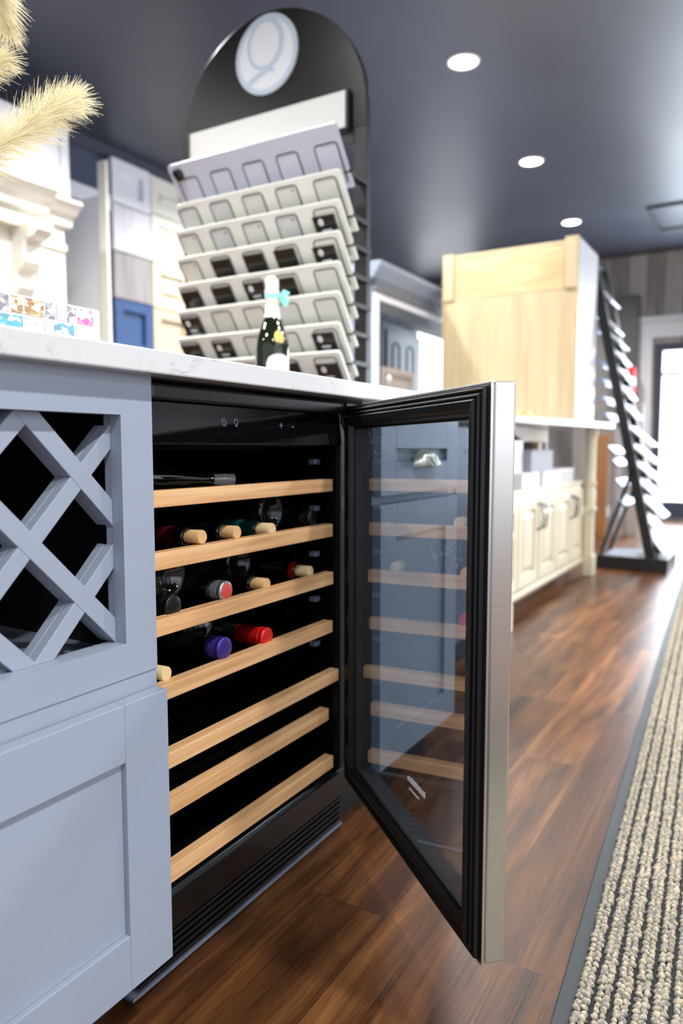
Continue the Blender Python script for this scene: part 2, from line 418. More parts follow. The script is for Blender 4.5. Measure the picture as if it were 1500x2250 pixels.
# far wall with openings for the door (y .25 .. 1.22), the shop window (y -3.6 .. -0.2) and the window at the left
bw = MB()
bw.box(8.95, 9.1, 4.2, 4.27, 0, CEIL); bw.box(8.95, 9.1, 1.22, 3.3, 0, CEIL)
bw.box(8.95, 9.1, 3.3, 4.2, 0, 0.9); bw.box(8.95, 9.1, 3.3, 4.2, 2.75, CEIL)
bw.box(8.95, 9.1, 0.25, 1.22, 1.96, CEIL)
bw.box(8.95, 9.1, -0.2, 0.25, 0, CEIL); bw.box(8.95, 9.1, -3.6, -0.2, 0, 0.45); bw.box(8.95, 9.1, -3.6, -0.2, 2.3, CEIL)
bw.box(8.95, 9.1, -5, -3.6, 0, CEIL)
struct(bw.build('wall_back', 'plank_wall'))
struct(MB().box(-3, 9.1, -5.1, -5, 0, 0.5).box(-3, 9.1, -5.1, -5, 2.5, CEIL).box(3.5, 9.1, -5.1, -5, 0.5, 2.5).build('wall_right', 'wall_pale'))
# cornice along the left wall
struct(MB().prism([(-3, 4.27, CEIL), (-3, 4.27, 2.885), (-3, 4.255, 2.885), (-3, 4.21, 2.94), (-3, 4.21, CEIL)], (11.95, 0, 0)).build('trim_1', 'door_frame_dark'))
# white door casing
t = MB(); t.box(8.90, 8.95, 1.24, 1.40, 0, 2.02); t.box(8.90, 8.95, 0.05, 1.40, 2.02, 2.23); t.box(8.90, 8.95, 0.05, 0.23, 0, 2.02)
t.box(8.87, 8.95, 0.0, 1.43, 2.20, 2.25)
struct(t.build('trim_2', 'white_trim', bevel=0.004))
# glazed door
d = bpy.data.objects.new('door_1', None); d.location = (8.95, 0.73, 0); col.objects.link(d); struct(d)
MB().frame((8.955, 0.25, 0.01), (0, 0.97, 0), (0, 0, 1.95), (0.045, 0, 0), 0.085).box(8.955, 9.0, 0.33, 1.14, 0.09, 0.20).build('door_frame', 'door_frame_dark', d, 0.003)
MB().box(8.972, 8.98, 0.33, 1.14, 0.19, 1.88).build('door_glass', 'daylight_pane', d)
MB().box(8.90, 8.925, 0.93, 1.10, 1.595, 1.635).box(8.92, 8.96, 1.08, 1.14, 1.60, 1.63).build('door_handle', 'door_frame_dark', d, 0.004)
# windows
def window(n, y0, y1, z0, z1, mull):
    w_ = bpy.data.objects.new('window_%d' % n, None); w_.location = (8.97, (y0 + y1) / 2, z0); col.objects.link(w_); struct(w_)
    f = MB().frame((8.92, y0, z0), (0, y1 - y0, 0), (0, 0, z1 - z0), (0.07, 0, 0), 0.05)
    for k in range(1, mull):
        yy = y0 + (y1 - y0) * k / mull; f.box(8.93, 8.98, yy - 0.015, yy + 0.015, z0, z1)
    f.build('window_frame', 'white_trim', w_, 0.003)
    MB().box(8.985, 8.99, y0 + 0.03, y1 - 0.03, z0 + 0.03, z1 - 0.03).build('window_pane', 'daylight_pane', w_)
window(1, 3.3, 4.2, 0.9, 2.75, 1)
window(2, -3.6, -0.2, 0.45, 2.3, 3)
struct(MB().box(-3, 8.93, 4.255, 4.27, 0, 0.12).build('baseboard_left', 'white_trim'))
struct(MB().box(8.935, 8.95, 1.40, 4.25, 0, 0.12).build('baseboard_back', 'white_trim'))

# ------------------------------------------------------------------ recessed ceiling lights
names_x = {4.05: 'nearest and largest of the three lit', 5.66: 'middle one of the three lit', 7.33: 'farthest and smallest of the three lit'}
proto_l = None
for yrow, xs in ((1.67, (-0.9, 0.78, 2.42, 4.05, 5.66, 7.33)), (-0.95, (-0.9, 0.78, 2.42, 4.05, 5.66, 7.33)), (-3.5, (-0.9, 0.78, 2.42, 4.05, 5.66, 7.33)), (3.2, (-1.4, 0.2, 1.75)), (2.5, (2.33,)), (2.52, (3.42,)), (3.4, (4.6,))):  # lamps left of the visible row are added to brighten the left wall
    for x in xs:
        vis = yrow == 1.67 and x > 4
        lab = 'round recessed downlight, %s in the dark ceiling' % names_x[x] if vis else 'unseen round recessed downlight placed in the ceiling outside the picture'
        if yrow in (2.52, 3.4): lab = 'unseen round downlight added behind the top of the arched sample rack'  # unseen pair added to light the left wall, hidden by the rack
        y = 1.603 if x == 4.05 and vis else (1.686 if x == 5.66 and vis else (1.784 if vis else yrow))
        L_ = thing('ceiling_light', lab, 'ceiling light', (x, y, CEIL), 'recessed ceiling lights' if vis else 'recessed ceiling lights outside the picture')
        if proto_l is None:
            a = MB(); a.lathe([(0.092, -0.001), (0.090, -0.006), (0.078, -0.008), (0.076, -0.001)], (x, y, CEIL), (0, 0, 1), 32, False)
            a = a.build('trim_ring', 'white_trim', L_)
            b = MB().lathe([(0.0005, -0.004), (0.077, -0.004)], (x, y, CEIL), (0, 0, 1), 32, False).build('lens', 'lamp_glow', L_)
            ld = bpy.data.lights.new('downlight', 'SPOT'); ld.energy = 165; ld.spot_size = R(154); ld.spot_blend = 0.85; ld.shadow_soft_size = 0.07; ld.color = (1, 0.985, 0.965)
            proto_l = (a, b)
        else:
            copy_part(proto_l[0], L_); copy_part(proto_l[1], L_)
        lo = bpy.data.objects.new('downlight', ld); lo.location = (x, y, CEIL - 0.03); col.objects.link(lo)

# ceiling vent
v = thing('ceiling_vent', 'square ceiling vent with a dark frame beyond the downlights', 'vent', (7.62, 0.75, CEIL))
MB().frame((7.23, 0.42, CEIL - 0.022), (0.79, 0, 0), (0, 0.68, 0), (0, 0, 0.022), 0.035).build('vent_frame', 'grille_grey', v, 0.003)
MB().box(7.28, 7.97, 0.47, 1.05, CEIL - 0.008, CEIL).build('vent_panel', 'ceiling_paint', v)

# ------------------------------------------------------------------ runner rug
ra = math.atan(0.060); rd = Vector((math.cos(ra), math.sin(ra), 0)); rn = Vector((math.sin(ra), -math.cos(ra), 0))
r0 = Vector((-0.4, 0.176 - 0.4 * 0.06, 0.0))
RL, RW = 8.6, 1.25
rug = thing('runner_rug', 'long beige knotted runner rug with a dark rubber edge on the wood floor', 'rug', r0)
MB().obox(r0, rd * RL, rn * RW, (0, 0, 0.0045)).build('rubber_border', 'rubber', rug, 0.002)
MB().obox(r0 + rn * 0.024 + Vector((0, 0, 0.0045)), rd * (RL - 0.03), rn * (RW - 0.05), (0, 0, 0.0025)).build('backing', 'rug_dark', rug)
import numpy as np
def knots():
    rng = np.random.default_rng(3)
    pit, leng = 0.0250, 0.0122
    seg = 6
    tv = []; tf = []
    prof = [(0.45, -0.8), (1.0, -0.2), (0.85, 0.5), (0.35, 0.98)]   # squashed knot: radius share, height share
    for r, h in prof:
        for k in range(seg):
            a = 2 * math.pi * k / seg; tv.append((r * math.cos(a), r * math.sin(a), h))
    tv.append((0, 0, 1.05))
    for i in range(len(prof) - 1):
        for k in range(seg): tf.append((i * seg + k, i * seg + (k + 1) % seg, (i + 1) * seg + (k + 1) % seg, (i + 1) * seg + k))
    top = len(prof) * seg
    tri = [((len(prof) - 1) * seg + k, (len(prof) - 1) * seg + (k + 1) % seg, top) for k in range(seg)]
    tv = np.array(tv)
    P = []
    ncol = int((RW - 0.06) / pit)
    for c in range(ncol):
        n = int((RL - 0.06) / leng)
        s = 0.02 + (np.arange(n) + 0.5 * (c % 2)) * leng + rng.normal(0, 0.0008, n)
        q = 0.034 + c * pit + rng.normal(0, 0.0006, n)
        # two strands side by side make one rib
        for side in (-1, 1):
            P.append(np.stack([s + side * 0.003, q + side * 0.0046, rng.uniform(0.86, 1.16, n)], 1))
    P = np.concatenate(P)
    wx = np.array(r0)[None] + P[:, :1] * np.array(rd)[None] + P[:, 1:2] * np.array(rn)[None]
    keep = (wx[:, 0] > 0.45)       # beneath and behind the camera the pile is left as backing
    # drop what is far outside the camera's view to the right
    keep &= (P[:, 1] < 0.25 + 0.72 * wx[:, 0])
    wx = wx[keep]; P = P[keep]
    n = len(P); ang = rng.uniform(0, 6.28, n) * 0.3
    sx = 0.0069 * P[:, 2]; sy = 0.0053 * P[:, 2]; sz = 0.0055 * P[:, 2]
    lx = tv[None, :, 0] * sx[:, None]; ly = tv[None, :, 1] * sy[:, None]
    ca = np.cos(ang)[:, None]; sa = np.sin(ang)[:, None]
    ax = lx * ca - ly * sa; ay = lx * sa + ly * ca
    jit = rng.normal(0, 0.0006, (n, len(tv), 3))
    V = wx[:, None, :] - np.array(r0)[None, None] + ax[..., None] * np.array(rd) + ay[..., None] * np.array(rn) + jit
    V[..., 2] = 0.0095 + tv[None, :, 2] * sz[:, None] + jit[..., 2]
    m = len(tv)
    quads = np.array(tf); tris = np.array(tri)
    base = (np.arange(n) * m)[:, None, None]
    Q = (quads[None] + base).reshape(-1, 4); T = (tris[None] + base).reshape(-1, 3)
    me = bpy.data.meshes.new('knotted_pile')
    me.vertices.add(n * m); me.vertices.foreach_set('co', V.reshape(-1).astype(np.float32))
    loops = np.concatenate([Q.reshape(-1), T.reshape(-1)])
    me.loops.add(len(loops)); me.loops.foreach_set('vertex_index', loops.astype(np.int32))
    st = np.concatenate([np.arange(len(Q)) * 4, len(Q) * 4 + np.arange(len(T)) * 3])
    me.polygons.add(len(Q) + len(T)); me.polygons.foreach_set('loop_start', st.astype(np.int32))
    me.polygons.foreach_set('use_smooth', np.ones(len(st), bool))
    me.update(calc_edges=True); me.validate()
    me.materials.append(M['rug_yarn'])
    o = bpy.data.objects.new('knotted_pile', me); col.objects.link(o); o.parent = rug; o['kind'] = 'stuff'
knots()

# ------------------------------------------------------------------ near island
CT = 0.914; CB = 0.884
tag(MB().box(-0.25, 1.79, 0.672, 1.50, CB, CT).build('countertop', 'quartz', bevel=0.0025), 'white quartz countertop with fine grey veins over the grey cabinets and wine fridge', 'countertop')

# grey cabinet with lattice wine rack and lower shaker front
cab = thing('lattice_wine_cabinet', 'grey painted cabinet with an open diamond lattice above a shaker door', 'cabinet', (0.44, 0.99, 0))
X0, X1 = 0.10, 0.70; YF = 0.70
c = MB()
c.box(X0, X0 + 0.018, 0.72, 1.28, 0.10, CB); c.box(X1 - 0.018, X1, 0.72, 1.28, 0.10, CB); c.box(X0, X1, 1.262, 1.28, 0.10, CB)
c.box(X0 + .018, X1 - .018, 0.72, 1.262, 0.505, 0.522); c.box(X0 + .018, X1 - .018, 0.72, 1.262, 0.10, 0.118); c.box(X0 + .018, X1 - .018, 0.72, 1.262, CB - 0.015, CB)
c.build('carcass', 'grey_paint', cab)
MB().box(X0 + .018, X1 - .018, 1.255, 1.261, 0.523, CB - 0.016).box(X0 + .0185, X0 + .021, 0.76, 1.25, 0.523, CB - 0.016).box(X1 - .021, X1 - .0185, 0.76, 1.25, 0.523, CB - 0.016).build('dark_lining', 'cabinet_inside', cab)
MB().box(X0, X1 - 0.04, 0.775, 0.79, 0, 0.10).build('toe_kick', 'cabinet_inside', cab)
OX0, OX1, OZ0, OZ1 = 0.168, 0.647, 0.543, 0.832
ff = MB()
def plate_with_hole(mb, x0, x1, z0, z1, hx0, hx1, hz0, hz1, y0, y1):
    mb.box(x0, hx0, y0, y1, z0, z1); mb.box(hx1, x1, y0, y1, z0, z1); mb.box(hx0, hx1, y0, y1, z0, hz0); mb.box(hx0, hx1, y0, y1, hz1, z1)
plate_with_hole(ff, X0, X1, 0.4985, CB, OX0, OX1, OZ0, OZ1, YF, 0.72)
ff.build('face_frame', 'grey_paint', cab)
MB().box(X0, X1, YF + 0.002, 0.72, 0.118, 0.4975).build('lower_rail', 'grey_paint', cab)
# lattice strips clipped to the opening
def clip(poly, x0, x1, z0, z1):
    def cut(P, f):
        out = []
        for i in range(len(P)):
            a, b = P[i], P[(i + 1) % len(P)]; fa, fb = f(a), f(b)
            if fa >= 0: out.append(a)
            if (fa >= 0) != (fb >= 0):
                t_ = fa / (fa - fb); out.append((a[0] + (b[0] - a[0]) * t_, a[1] + (b[1] - a[1]) * t_))
        return out
    for f in (lambda p: p[0] - x0, lambda p: x1 - p[0], lambda p: p[1] - z0, lambda p: z1 - p[1]):
        poly = cut(poly, f)
        if not poly: return poly
    return poly
nx, nz = 0.600, 0.757; hx, hz = 0.0734, 0.0754
L0 = math.hypot(hx, hz)
for sgn in (1, -1):
    for k in range(-8, 4, 2):
        cx = nx + k * hx
        dx, dz = hx / L0, sgn * hz / L0; px_, pz_ = -dz, dx
        wd = 0.0105 if sgn == 1 else 0.0115
        def band(wd_): return clip([(cx + dx * s + px_ * q, nz + dz * s + pz_ * q) for s, q in ((-1, -wd_), (1, -wd_), (1, wd_), (-1, wd_))], OX0, OX1, OZ0, OZ1)
        P = band(wd)
        if len(P) < 3: continue
        e = 0.0 if sgn == 1 else 0.0006
        mb = MB()
        y0, y1, y2 = 0.7185 - e, 0.7320 + e, 0.7480 + e
        mb.prism([(a, y0, b) for a, b in P], (0, y1 - y0, 0))
        P2 = band(wd - 0.0028); mb.prism([(a, y1, b) for a, b in P2], (0, 0.0018, 0))
        P3 = band(wd - 0.0004); mb.prism([(a, y1 + 0.0018, b) for a, b in P3], (0, y2 - y1 - 0.0018, 0))
        mb.build('lattice_strip', 'grey_paint', cab, 0.0006, 1)
# opening liner behind the frame
MB().frame((OX0 - 0.015, 0.7215, OZ0 - 0.015), (OX1 - OX0 + 0.03, 0, 0), (0, 0, OZ1 - OZ0 + 0.03), (0, 0.0095, 0), 0.0145).build('opening_liner', 'grey_paint', cab)
# shaker door
def shaker(parent, name, m, x0, x1, z0, z1, yf, th=0.02, st=0.072, dep=0.009, bev=0.0012, left_st=None):
    mb = MB(); plate_with_hole(mb, x0, x1, z0, z1, x0 + st, x1 - st, z0 + st, z1 - st, yf, yf + th)
    mb.box(x0 + st, x1 - st, yf + dep, yf + th, z0 + st, z1 - st)
    return mb.build(name, m, parent, bev, 2)
shaker(cab, 'door', 'grey_paint', 0.105, 0.6945, 0.101, 0.4755, 0.677, 0.02, 0.074, 0.008)

# ------------------------------------------------------------------ wine fridge
FX0, FX1 = 0.7005, 1.272
fr = thing('wine_fridge', 'black undercounter wine fridge with its glass door swung open', 'wine fridge', (0.99, 1.0, 0))
IX0, IX1 = 0.706, 1.207
b = MB()
b.box(FX0, IX0, 0.722, 1.28, 0.152, 0.878); b.box(IX1, FX1, 0.722, 1.28, 0.152, 0.878); b.box(FX0, FX1, 0.775, 1.28, 0.03, 0.150)
b.box(IX0, IX1, 0.722, 1.28, 0.795, 0.853); b.box(IX0, IX1, 1.255, 1.28, 0.15, 0.795); b.box(IX0, IX1, 0.732, 0.76, 0.149, 0.1515)
b.build('cabinet_body', 'black_plastic', fr, 0.003)
iv = MB()
iv.box(IX0 + .0005, IX0 + 0.004, 0.735, 1.25, 0.151, 0.794); iv.box(IX1 - 0.004, IX1 - .0005, 0.735, 1.25, 0.151, 0.794)
iv.box(IX0 + .005, IX1 - .005, 1.246, 1.2545, 0.151, 0.794); iv.box(IX0 + .005, IX1 - .005, 0.735, 1.245, 0.151, 0.155); iv.box(IX0 + .005, IX1 - .005, 0.735, 1.245, 0.789, 0.794)
iv.build('liner', 'black_void', fr)
# front door-frame rails with seal channel lines
g = MB()
g.box(IX1 + 0.007, IX1 + 0.010, 0.7185, 0.7225, 0.155, 0.80)
g.build('seal_channel', 'channel_grey', fr, 0.002)
MB().box(IX0, FX1 - 0.02, 0.705, 0.7215, 0.855, 0.8765).build('top_rail', 'black_satin', fr, 0.004)
# glossy control panel, slightly tilted
cp = MB(); cp.prism([(IX0, 0.7215, 0.7975), (IX0, 0.708, 0.7975), (IX0, 0.7135, 0.8535), (IX0, 0.7215, 0.8535)], (IX1 - IX0 - 0.008, 0, 0))
cp = cp.build('control_panel', 'black_gloss', fr, 0.001)
def onpanel(x, z): return Vector((x, 0.708 + (z - 0.7975) * (0.0055 / 0.056) - 0.0006, z))
def ring(cx, cz, rx, rz, r=0.00045, n=22, a0=0, a1=360):
    return [onpanel(cx + rx * math.cos(R(a0 + (a1 - a0) * k / n)), cz + rz * math.sin(R(a0 + (a1 - a0) * k / n))) for k in range(n + (0 if a1 - a0 == 360 else 1))]
ic = MB(); ic.tube(ring(0.857, 0.829, 0.0052, 0.0052), 0.00045, 6, True); ic.tube([onpanel(0.857, 0.8265), onpanel(0.857, 0.8315)], 0.0005, 6)
ic.build('power_icon', 'icon_grey', cp)
ic = MB(); ic.tube(ring(0.886, 0.8305, 0.004, 0.0042, a0=-50, a1=230), 0.00045, 6); ic.tube([onpanel(0.8834, 0.8273), onpanel(0.885, 0.8235), onpanel(0.887, 0.8235), onpanel(0.8886, 0.8273)], 0.0006, 6)
ic.build('lamp_icon', 'icon_grey', cp)
ic = MB(); ic.tube([onpanel(1.000, 0.8285), onpanel(1.008, 0.8285)], 0.0006, 6); ic.tube([onpanel(1.004, 0.8245), onpanel(1.004, 0.8325)], 0.0006, 6)
ic.build('plus_icon', 'icon_grey', cp)
MB().tube([onpanel(1.035, 0.827), onpanel(1.042, 0.827)], 0.0006, 6).build('minus_icon', 'icon_grey', cp)
# shelves: wooden front strip, slats behind
shelf_z = [(0.709, 0.7325, 1.197, 0), (0.622, 0.6465, 1.197, 0), (0.529, 0.553, 1.199, 0), (0.435, 0.458, 1.196, 0), (0.338, 0.361, 1.205, -0.008), (0.2565, 0.281, 1.197, 0.010), (0.162, 0.1865, 1.198, 0)]
for z0, z1, xr, dy in shelf_z:
    y = 0.727 + dy
    s_ = MB().box(0.711, xr, y, y + 0.02, z0, z1).build('shelf', 'beech', fr, 0.0012)
    sl = MB()
    for k in range(5): sl.box(0.745, 1.199, 0.80 + k * 0.095, 0.82 + k * 0.095, z0 - 0.004, z0 + 0.004)
    for xx in (0.747, 1.193): sl.box(xx, xx + 0.006, y + 0.021, 1.22, z0 - 0.010, z0 - 0.0045)
    sl.build('slats', 'black_void', s_)
for zc in (0.765, 0.675, 0.586, 0.497, 0.408, 0.318):
    for k, (dz, ln) in enumerate(((0, 0.020),)):
        MB().box(1.186, 1.2025, 0.760, 0.775, zc - 0.005, zc + 0.005).build('rail_clip', 'clip_metal', fr, 0.001)
# kick plate and grille
kp = MB(); kp.prism([(FX0, 0.765, 0.072), (FX0, 0.765, 0.1485), (FX0, 0.730, 0.1515), (FX0, 0.724, 0.144), (FX0, 0.745, 0.074)][::-1], (FX1 - FX0, 0, 0))
kp.build('lower_fascia', 'fascia_black', fr, 0.002)
gr = MB()
gr.box(FX0 + .005, FX1 - .005, 0.772, 0.80, 0.002, 0.072)
for k in range(5): gr.box(FX0 + 0.002, FX1 - 0.005, 0.750, 0.773, 0.017 + k * 0.011, 0.0225 + k * 0.011)
gr.build('kick_grille', 'fascia_black', fr, 0.001)
MB().box(FX0 - 0.012, FX1 - 0.002, 0.7495, 0.772, 0.006, 0.0105).build('kick_trim', 'trim_metal', fr, 0.001)
for xx in (FX0 + 0.06, FX1 - 0.06):
    for yy in (0.84, 1.2): MB().cyl((xx, yy, 0.0), (0, 0, 1), 0.018, 0.031).build('foot', 'black_plastic', fr)
MB().box(1.205, 1.262, 0.700, 0.716, 0.868, 0.8755).cyl((1.262, 0.700, 0.862), (0, 0, 1), 0.008, 0.016).build('hinge', 'black_metal', fr, 0.001)
MB().tube([(1.215, 0.716, 0.86), (1.207, 0.712, 0.84), (1.214, 0.708, 0.825), (1.205, 0.70, 0.80), (1.197, 0.695, 0.795)], 0.0045, 8).build('hinge_cover', 'black_plastic', fr)

# the open door: u from hinge to free edge, n outwards (away from the fridge interior side seen here)
DZ0, DZ1 = 0.127, 0.8712
E = Vector((0.8555, 0.2975, 0)); ang = R(48.0)
hd = Vector((math.cos(ang), math.sin(ang), 0))      # towards the hinge
H0 = E + hd * 0.560
U = -hd; Nn = Vector((math.sin(ang), -math.cos(ang), 0)); Zv = Vector((0, 0, 1))
W = 0.560; HT = DZ1 - DZ0; TH = 0.0345
def D(u, n, z): return H0 + U * u + Nn * n + Zv * z
door = bpy.data.objects.new('door', None); door.location = Vector((H0.x, H0.y, 0)) - fr.location; col.objects.link(door); door.parent = fr
door['label'] = 'open stainless framed glass door'
st = MB()
st.frame(D(0, 0.004, DZ0), U * W, Zv * HT, Nn * (TH - 0.004), 0.038)
st.build('steel_frame', 'brushed_steel', door, 0.0028, 2)
MB().frame(D(0.0, 0.0, DZ0 ), U * W, Zv * HT, Nn * 0.0038, 0.0028).build('edge_lip', 'brushed_steel', door, 0.0004, 1)
ln = MB().frame(D(0.004, -0.001, DZ0 + 0.004), U * (W - 0.008), Zv * (HT - 0.008), Nn * 0.0048, 0.0405)
ln.build('inner_liner', 'black_plastic', door, 0.0006, 1)
# gasket: stepped profile with grooves, mitred at the corners
def ringprof(mb, prof, inset):   # prof: list of (inset from edge, height towards the viewer)
    rings = []
    for ins, h in prof:
        q = inset + ins
        rings.append([D(q, -h, DZ0 + q), D(W - q, -h, DZ0 + q), D(W - q, -h, DZ1 - q), D(q, -h, DZ1 - q)])
    for i in range(len(rings) - 1):
        for k in range(4):
            j = (k + 1) % 4
            mb.add([rings[i][k], rings[i][j], rings[i + 1][j], rings[i + 1][k]], [(0, 1, 2, 3)])
    return mb
gk = ringprof(MB(), [(a * 0.74, b_) for a, b_ in [(0, 0.0), (0, 0.006), (0.002, 0.0078), (0.005, 0.0065), (0.0065, 0.002), (0.008, 0.002), (0.0095, 0.008), (0.012, 0.0105), (0.0145, 0.009), (0.016, 0.004), (0.0175, 0.004), (0.0185, 0.0125), (0.021, 0.0140), (0.034, 0.0122), (0.038, 0.0105), (0.041, 0.010), (0.044, 0.006), (0.047, 0.0)]], 0.007)
gk.build('gasket', 'black_satin', door)
MB().frame(D(0.0382, 0.0042, DZ0 + 0.0382), U * (W - 0.0764), Zv * (HT - 0.0764), Nn * (TH - 0.0042), 0.004).build('spacer', 'black_metal', door)
gl = bpy.data.meshes.new('glass_pane')
mb = MB(); mb.add([D(0.042, 0.003, DZ0 + 0.042), D(W - 0.042, 0.003, DZ0 + 0.042), D(W - 0.042, 0.003, DZ1 - 0.042), D(0.042, 0.003, DZ1 - 0.042)], [(0, 1, 2, 3)])
gp = mb.build('glass_pane', 'tinted_glass', door)
# small illegible maker's line printed low on the glass, seen from behind
pm = MB(); rr_ = random.Random(4)
uu = 0.305
while uu < 0.372:
    wl = rr_.uniform(0.004, 0.0075)
    for k in range(2):
        hh = rr_.uniform(0.006, 0.010)
        pm.obox(D(uu + k * wl * 0.55, 0.0022, 0.262 + rr_.uniform(0, 0.001)), U * wl * 0.28, Zv * hh, Nn * 0.0004)
    pm.obox(D(uu, 0.0022, 0.262 + rr_.choice([0, 0.004, 0.008])), U * wl * 0.8, Zv * 0.0014, Nn * 0.0004)
    uu += wl + 0.0018
uu = 0.312
while uu < 0.350:
    wl = rr_.uniform(0.002, 0.004); pm.obox(D(uu, 0.0022, 0.250), U * wl, Zv * 0.0022, Nn * 0.0004); uu += wl + 0.0014
pm.build('printed_mark', 'mark_white', gp)

# ------------------------------------------------------------------ bottles in the fridge (axis along y, neck towards the front)
def neck_bottle(label, x, yf, z, style, foil='bottle_glass', body_r=0.0375, tilt=0.0):
    o = thing('wine_bottle', label, 'bottle', (x, yf, z), 'wine bottles lying in the fridge')
    ax = Vector((tilt, 1, -0.01)).normalized(); P = Vector((x, yf, z))
    capL = {'cork': 0.030, 'cap': 0.0, 'foil': 0.0}[style]
    q = P + ax * capL
    b_ = MB().lathe([(0.0125, 0.0), (0.0148, 0.001), (0.0148, 0.010), (0.0135, 0.013), (0.0138, 0.05), (0.0160, 0.085), (body_r * 0.8, 0.115), (body_r, 0.15), (body_r, 0.265), (body_r * 0.9, 0.275)], q, ax, 28)
    b_.build('bottle', 'bottle_glass', o)
    if style == 'cork':
        MB().lathe([(0.0098, 0), (0.0108, 0.0012), (0.0106, 0.029)], P, ax, 24).build('cork', foil, o)
    return o, P, ax
def foil_sleeve(o, P, ax, m, start, ln, r0=0.0152, r1=0.0145):
    MB().lathe([(r0, start), (r0, start + 0.012), (r1, start + 0.014), (r1 + 0.0006, start + ln)], P, ax, 28, False).build('foil_sleeve', m, o)
o, P, ax = neck_bottle('wine bottle with a tan cork and dark red neck foil, first on the second shelf', 0.836, 0.737, 0.6575, 'cork', 'cork')
foil_sleeve(o, P, ax, 'foil_darkred', 0.045, 0.05, 0.0145, 0.0145)
o, P, ax = neck_bottle('wine bottle with a tan cork beside the teal foil one, second shelf', 0.925, 0.742, 0.6555, 'cork', 'cork')
o, P, ax = neck_bottle('wine bottle with teal neck foil and a pale cork on the second shelf', 1.021, 0.742, 0.6515, 'cork', 'cork_pale')
foil_sleeve(o, P, ax, 'foil_teal', 0.031, 0.075)
def cap_bottle(label, x, yf, z, m, ln=0.045, r=0.0155, top=None, ribs=3, grp=True):
    o, P, ax = neck_bottle(label, x, yf, z, 'cap')
    q = P - ax * 0.002
    prof = [(r * 0.2, 0.0), (r * 0.86, 0.0), (r, 0.0016), (r, 0.008)]
    h = 0.009
    for k in range(ribs): prof += [(r * 0.93, h), (r * 0.93, h + 0.0012), (r * 1.0, h + 0.0022), (r * 1.0, h + 0.0036)]; h += 0.0048
    prof += [(r * 0.97, h + 0.002), (r * 0.97, ln), (r * 0.9, ln + 0.0005)]
    MB().lathe(prof, q, ax, 30, True).build('screw_cap', m, o)
    if top: MB().lathe([(0.0005, -0.0006), (r * 0.72, -0.0006), (r * 0.8, 0.0002)], q, ax, 30, False).build('cap_top', top, o)
    return o
cap_bottle('wine bottle with a ribbed black cap at the hinge end of the second shelf', 1.152, 0.745, 0.661, 'foil_black', 0.04, 0.015)
cap_bottle('wine bottle with a plain black cap, nearest on the third shelf', 0.776, 0.742, 0.563, 'foil_black', 0.05, 0.0165, None, 1)
cap_bottle('wine bottle with a silver ribbed sleeve and red top on the third shelf', 0.893, 0.741, 0.566, 'foil_silver', 0.032, 0.016, 'label_red', 3)
neck_bottle('wine bottle with a bare tan cork in the middle of the third shelf', 1.008, 0.745, 0.557, 'cork', 'cork')
o, P, ax = neck_bottle('wine bottle with a pale cork and red collar on the third shelf', 1.150, 0.748, 0.5585, 'cork', 'cork_pale')
foil_sleeve(o, P, ax, 'foil_red', 0.030, 0.009, 0.0162, 0.0162)
cap_bottle('wine bottle with a purple screw cap on the fourth shelf', 0.889, 0.742, 0.4735, 'foil_purple', 0.032, 0.0182)
cap_bottle('wine bottle with a shiny red capsule on the fourth shelf', 1.002, 0.742, 0.4665, 'foil_red', 0.062, 0.0168, None, 1)
neck_bottle('wine bottle with a pale cork, nearest on the fourth shelf beside the lattice cabinet', 0.760, 0.742, 0.4665, 'cork', 'cork_pale')
def butt_bottle(label, x, yf, z, r=0.0385):
    o = thing('wine_bottle', label, 'bottle', (x, yf, z), 'wine bottles lying in the fridge')
    MB().lathe([(0.001, 0.014), (0.008, 0.0135), (0.016, 0.011), (0.023, 0.006), (0.028, 0.002), (0.032, 0.0003), (0.035, 0.0006), (0.0372, 0.003), (r, 0.008), (r, 0.17), (r * 0.7, 0.21), (0.015, 0.24), (0.0145, 0.30)], (x, yf, z), (0, 1, 0), 36).build('bottle', 'bottle_glass', o)
butt_bottle('dark bottle base facing out above the teal foil neck, second shelf', 1.088, 0.79, 0.674)
butt_bottle('dark bottle base facing out above the black capped neck, third shelf', 0.830, 0.80, 0.592)
butt_bottle('dark bottle base facing out above the middle cork, third shelf', 1.080, 0.86, 0.578)
butt_bottle('dark bottle base facing out behind the purple cap, fourth shelf', 0.945, 0.84, 0.492)
cb_ = thing('clear_bottle', 'clear glass bottle neck lying on the top wooden shelf', 'bottle', (1.0, 0.8, 0.748))
MB().lathe([(0.008, 0), (0.0095, 0.002), (0.0095, 0.012), (0.0085, 0.015), (0.009, 0.06), (0.020, 0.12), (0.020, 0.22)], (0.955, 0.775, 0.7385), (-1, 0.5, 0.05), 24).build('bottle', 'bottle_glass', cb_)
MB().lathe([(0.0102, -0.001), (0.0102, 0.016), (0.009, 0.035)], (0.955, 0.775, 0.7385), (-1, 0.5, 0.05), 24).build('cap', 'clear_wrap', cb_)
pk = thing('wrapped_packet', 'blue wrapped packet lying on the top wooden shelf', 'packet', (0.83, 0.82, 0.727))
MB().hexa([(0.75, 0.80, 0.718), (0.81, 0.80, 0.718), (0.81, 0.95, 0.718), (0.76, 0.95, 0.718), (0.76, 0.81, 0.7365), (0.80, 0.815, 0.7345), (0.80, 0.94, 0.744), (0.77, 0.94, 0.742)]).build('wrapper', 'blue_wrap', pk, 0.006, 3)

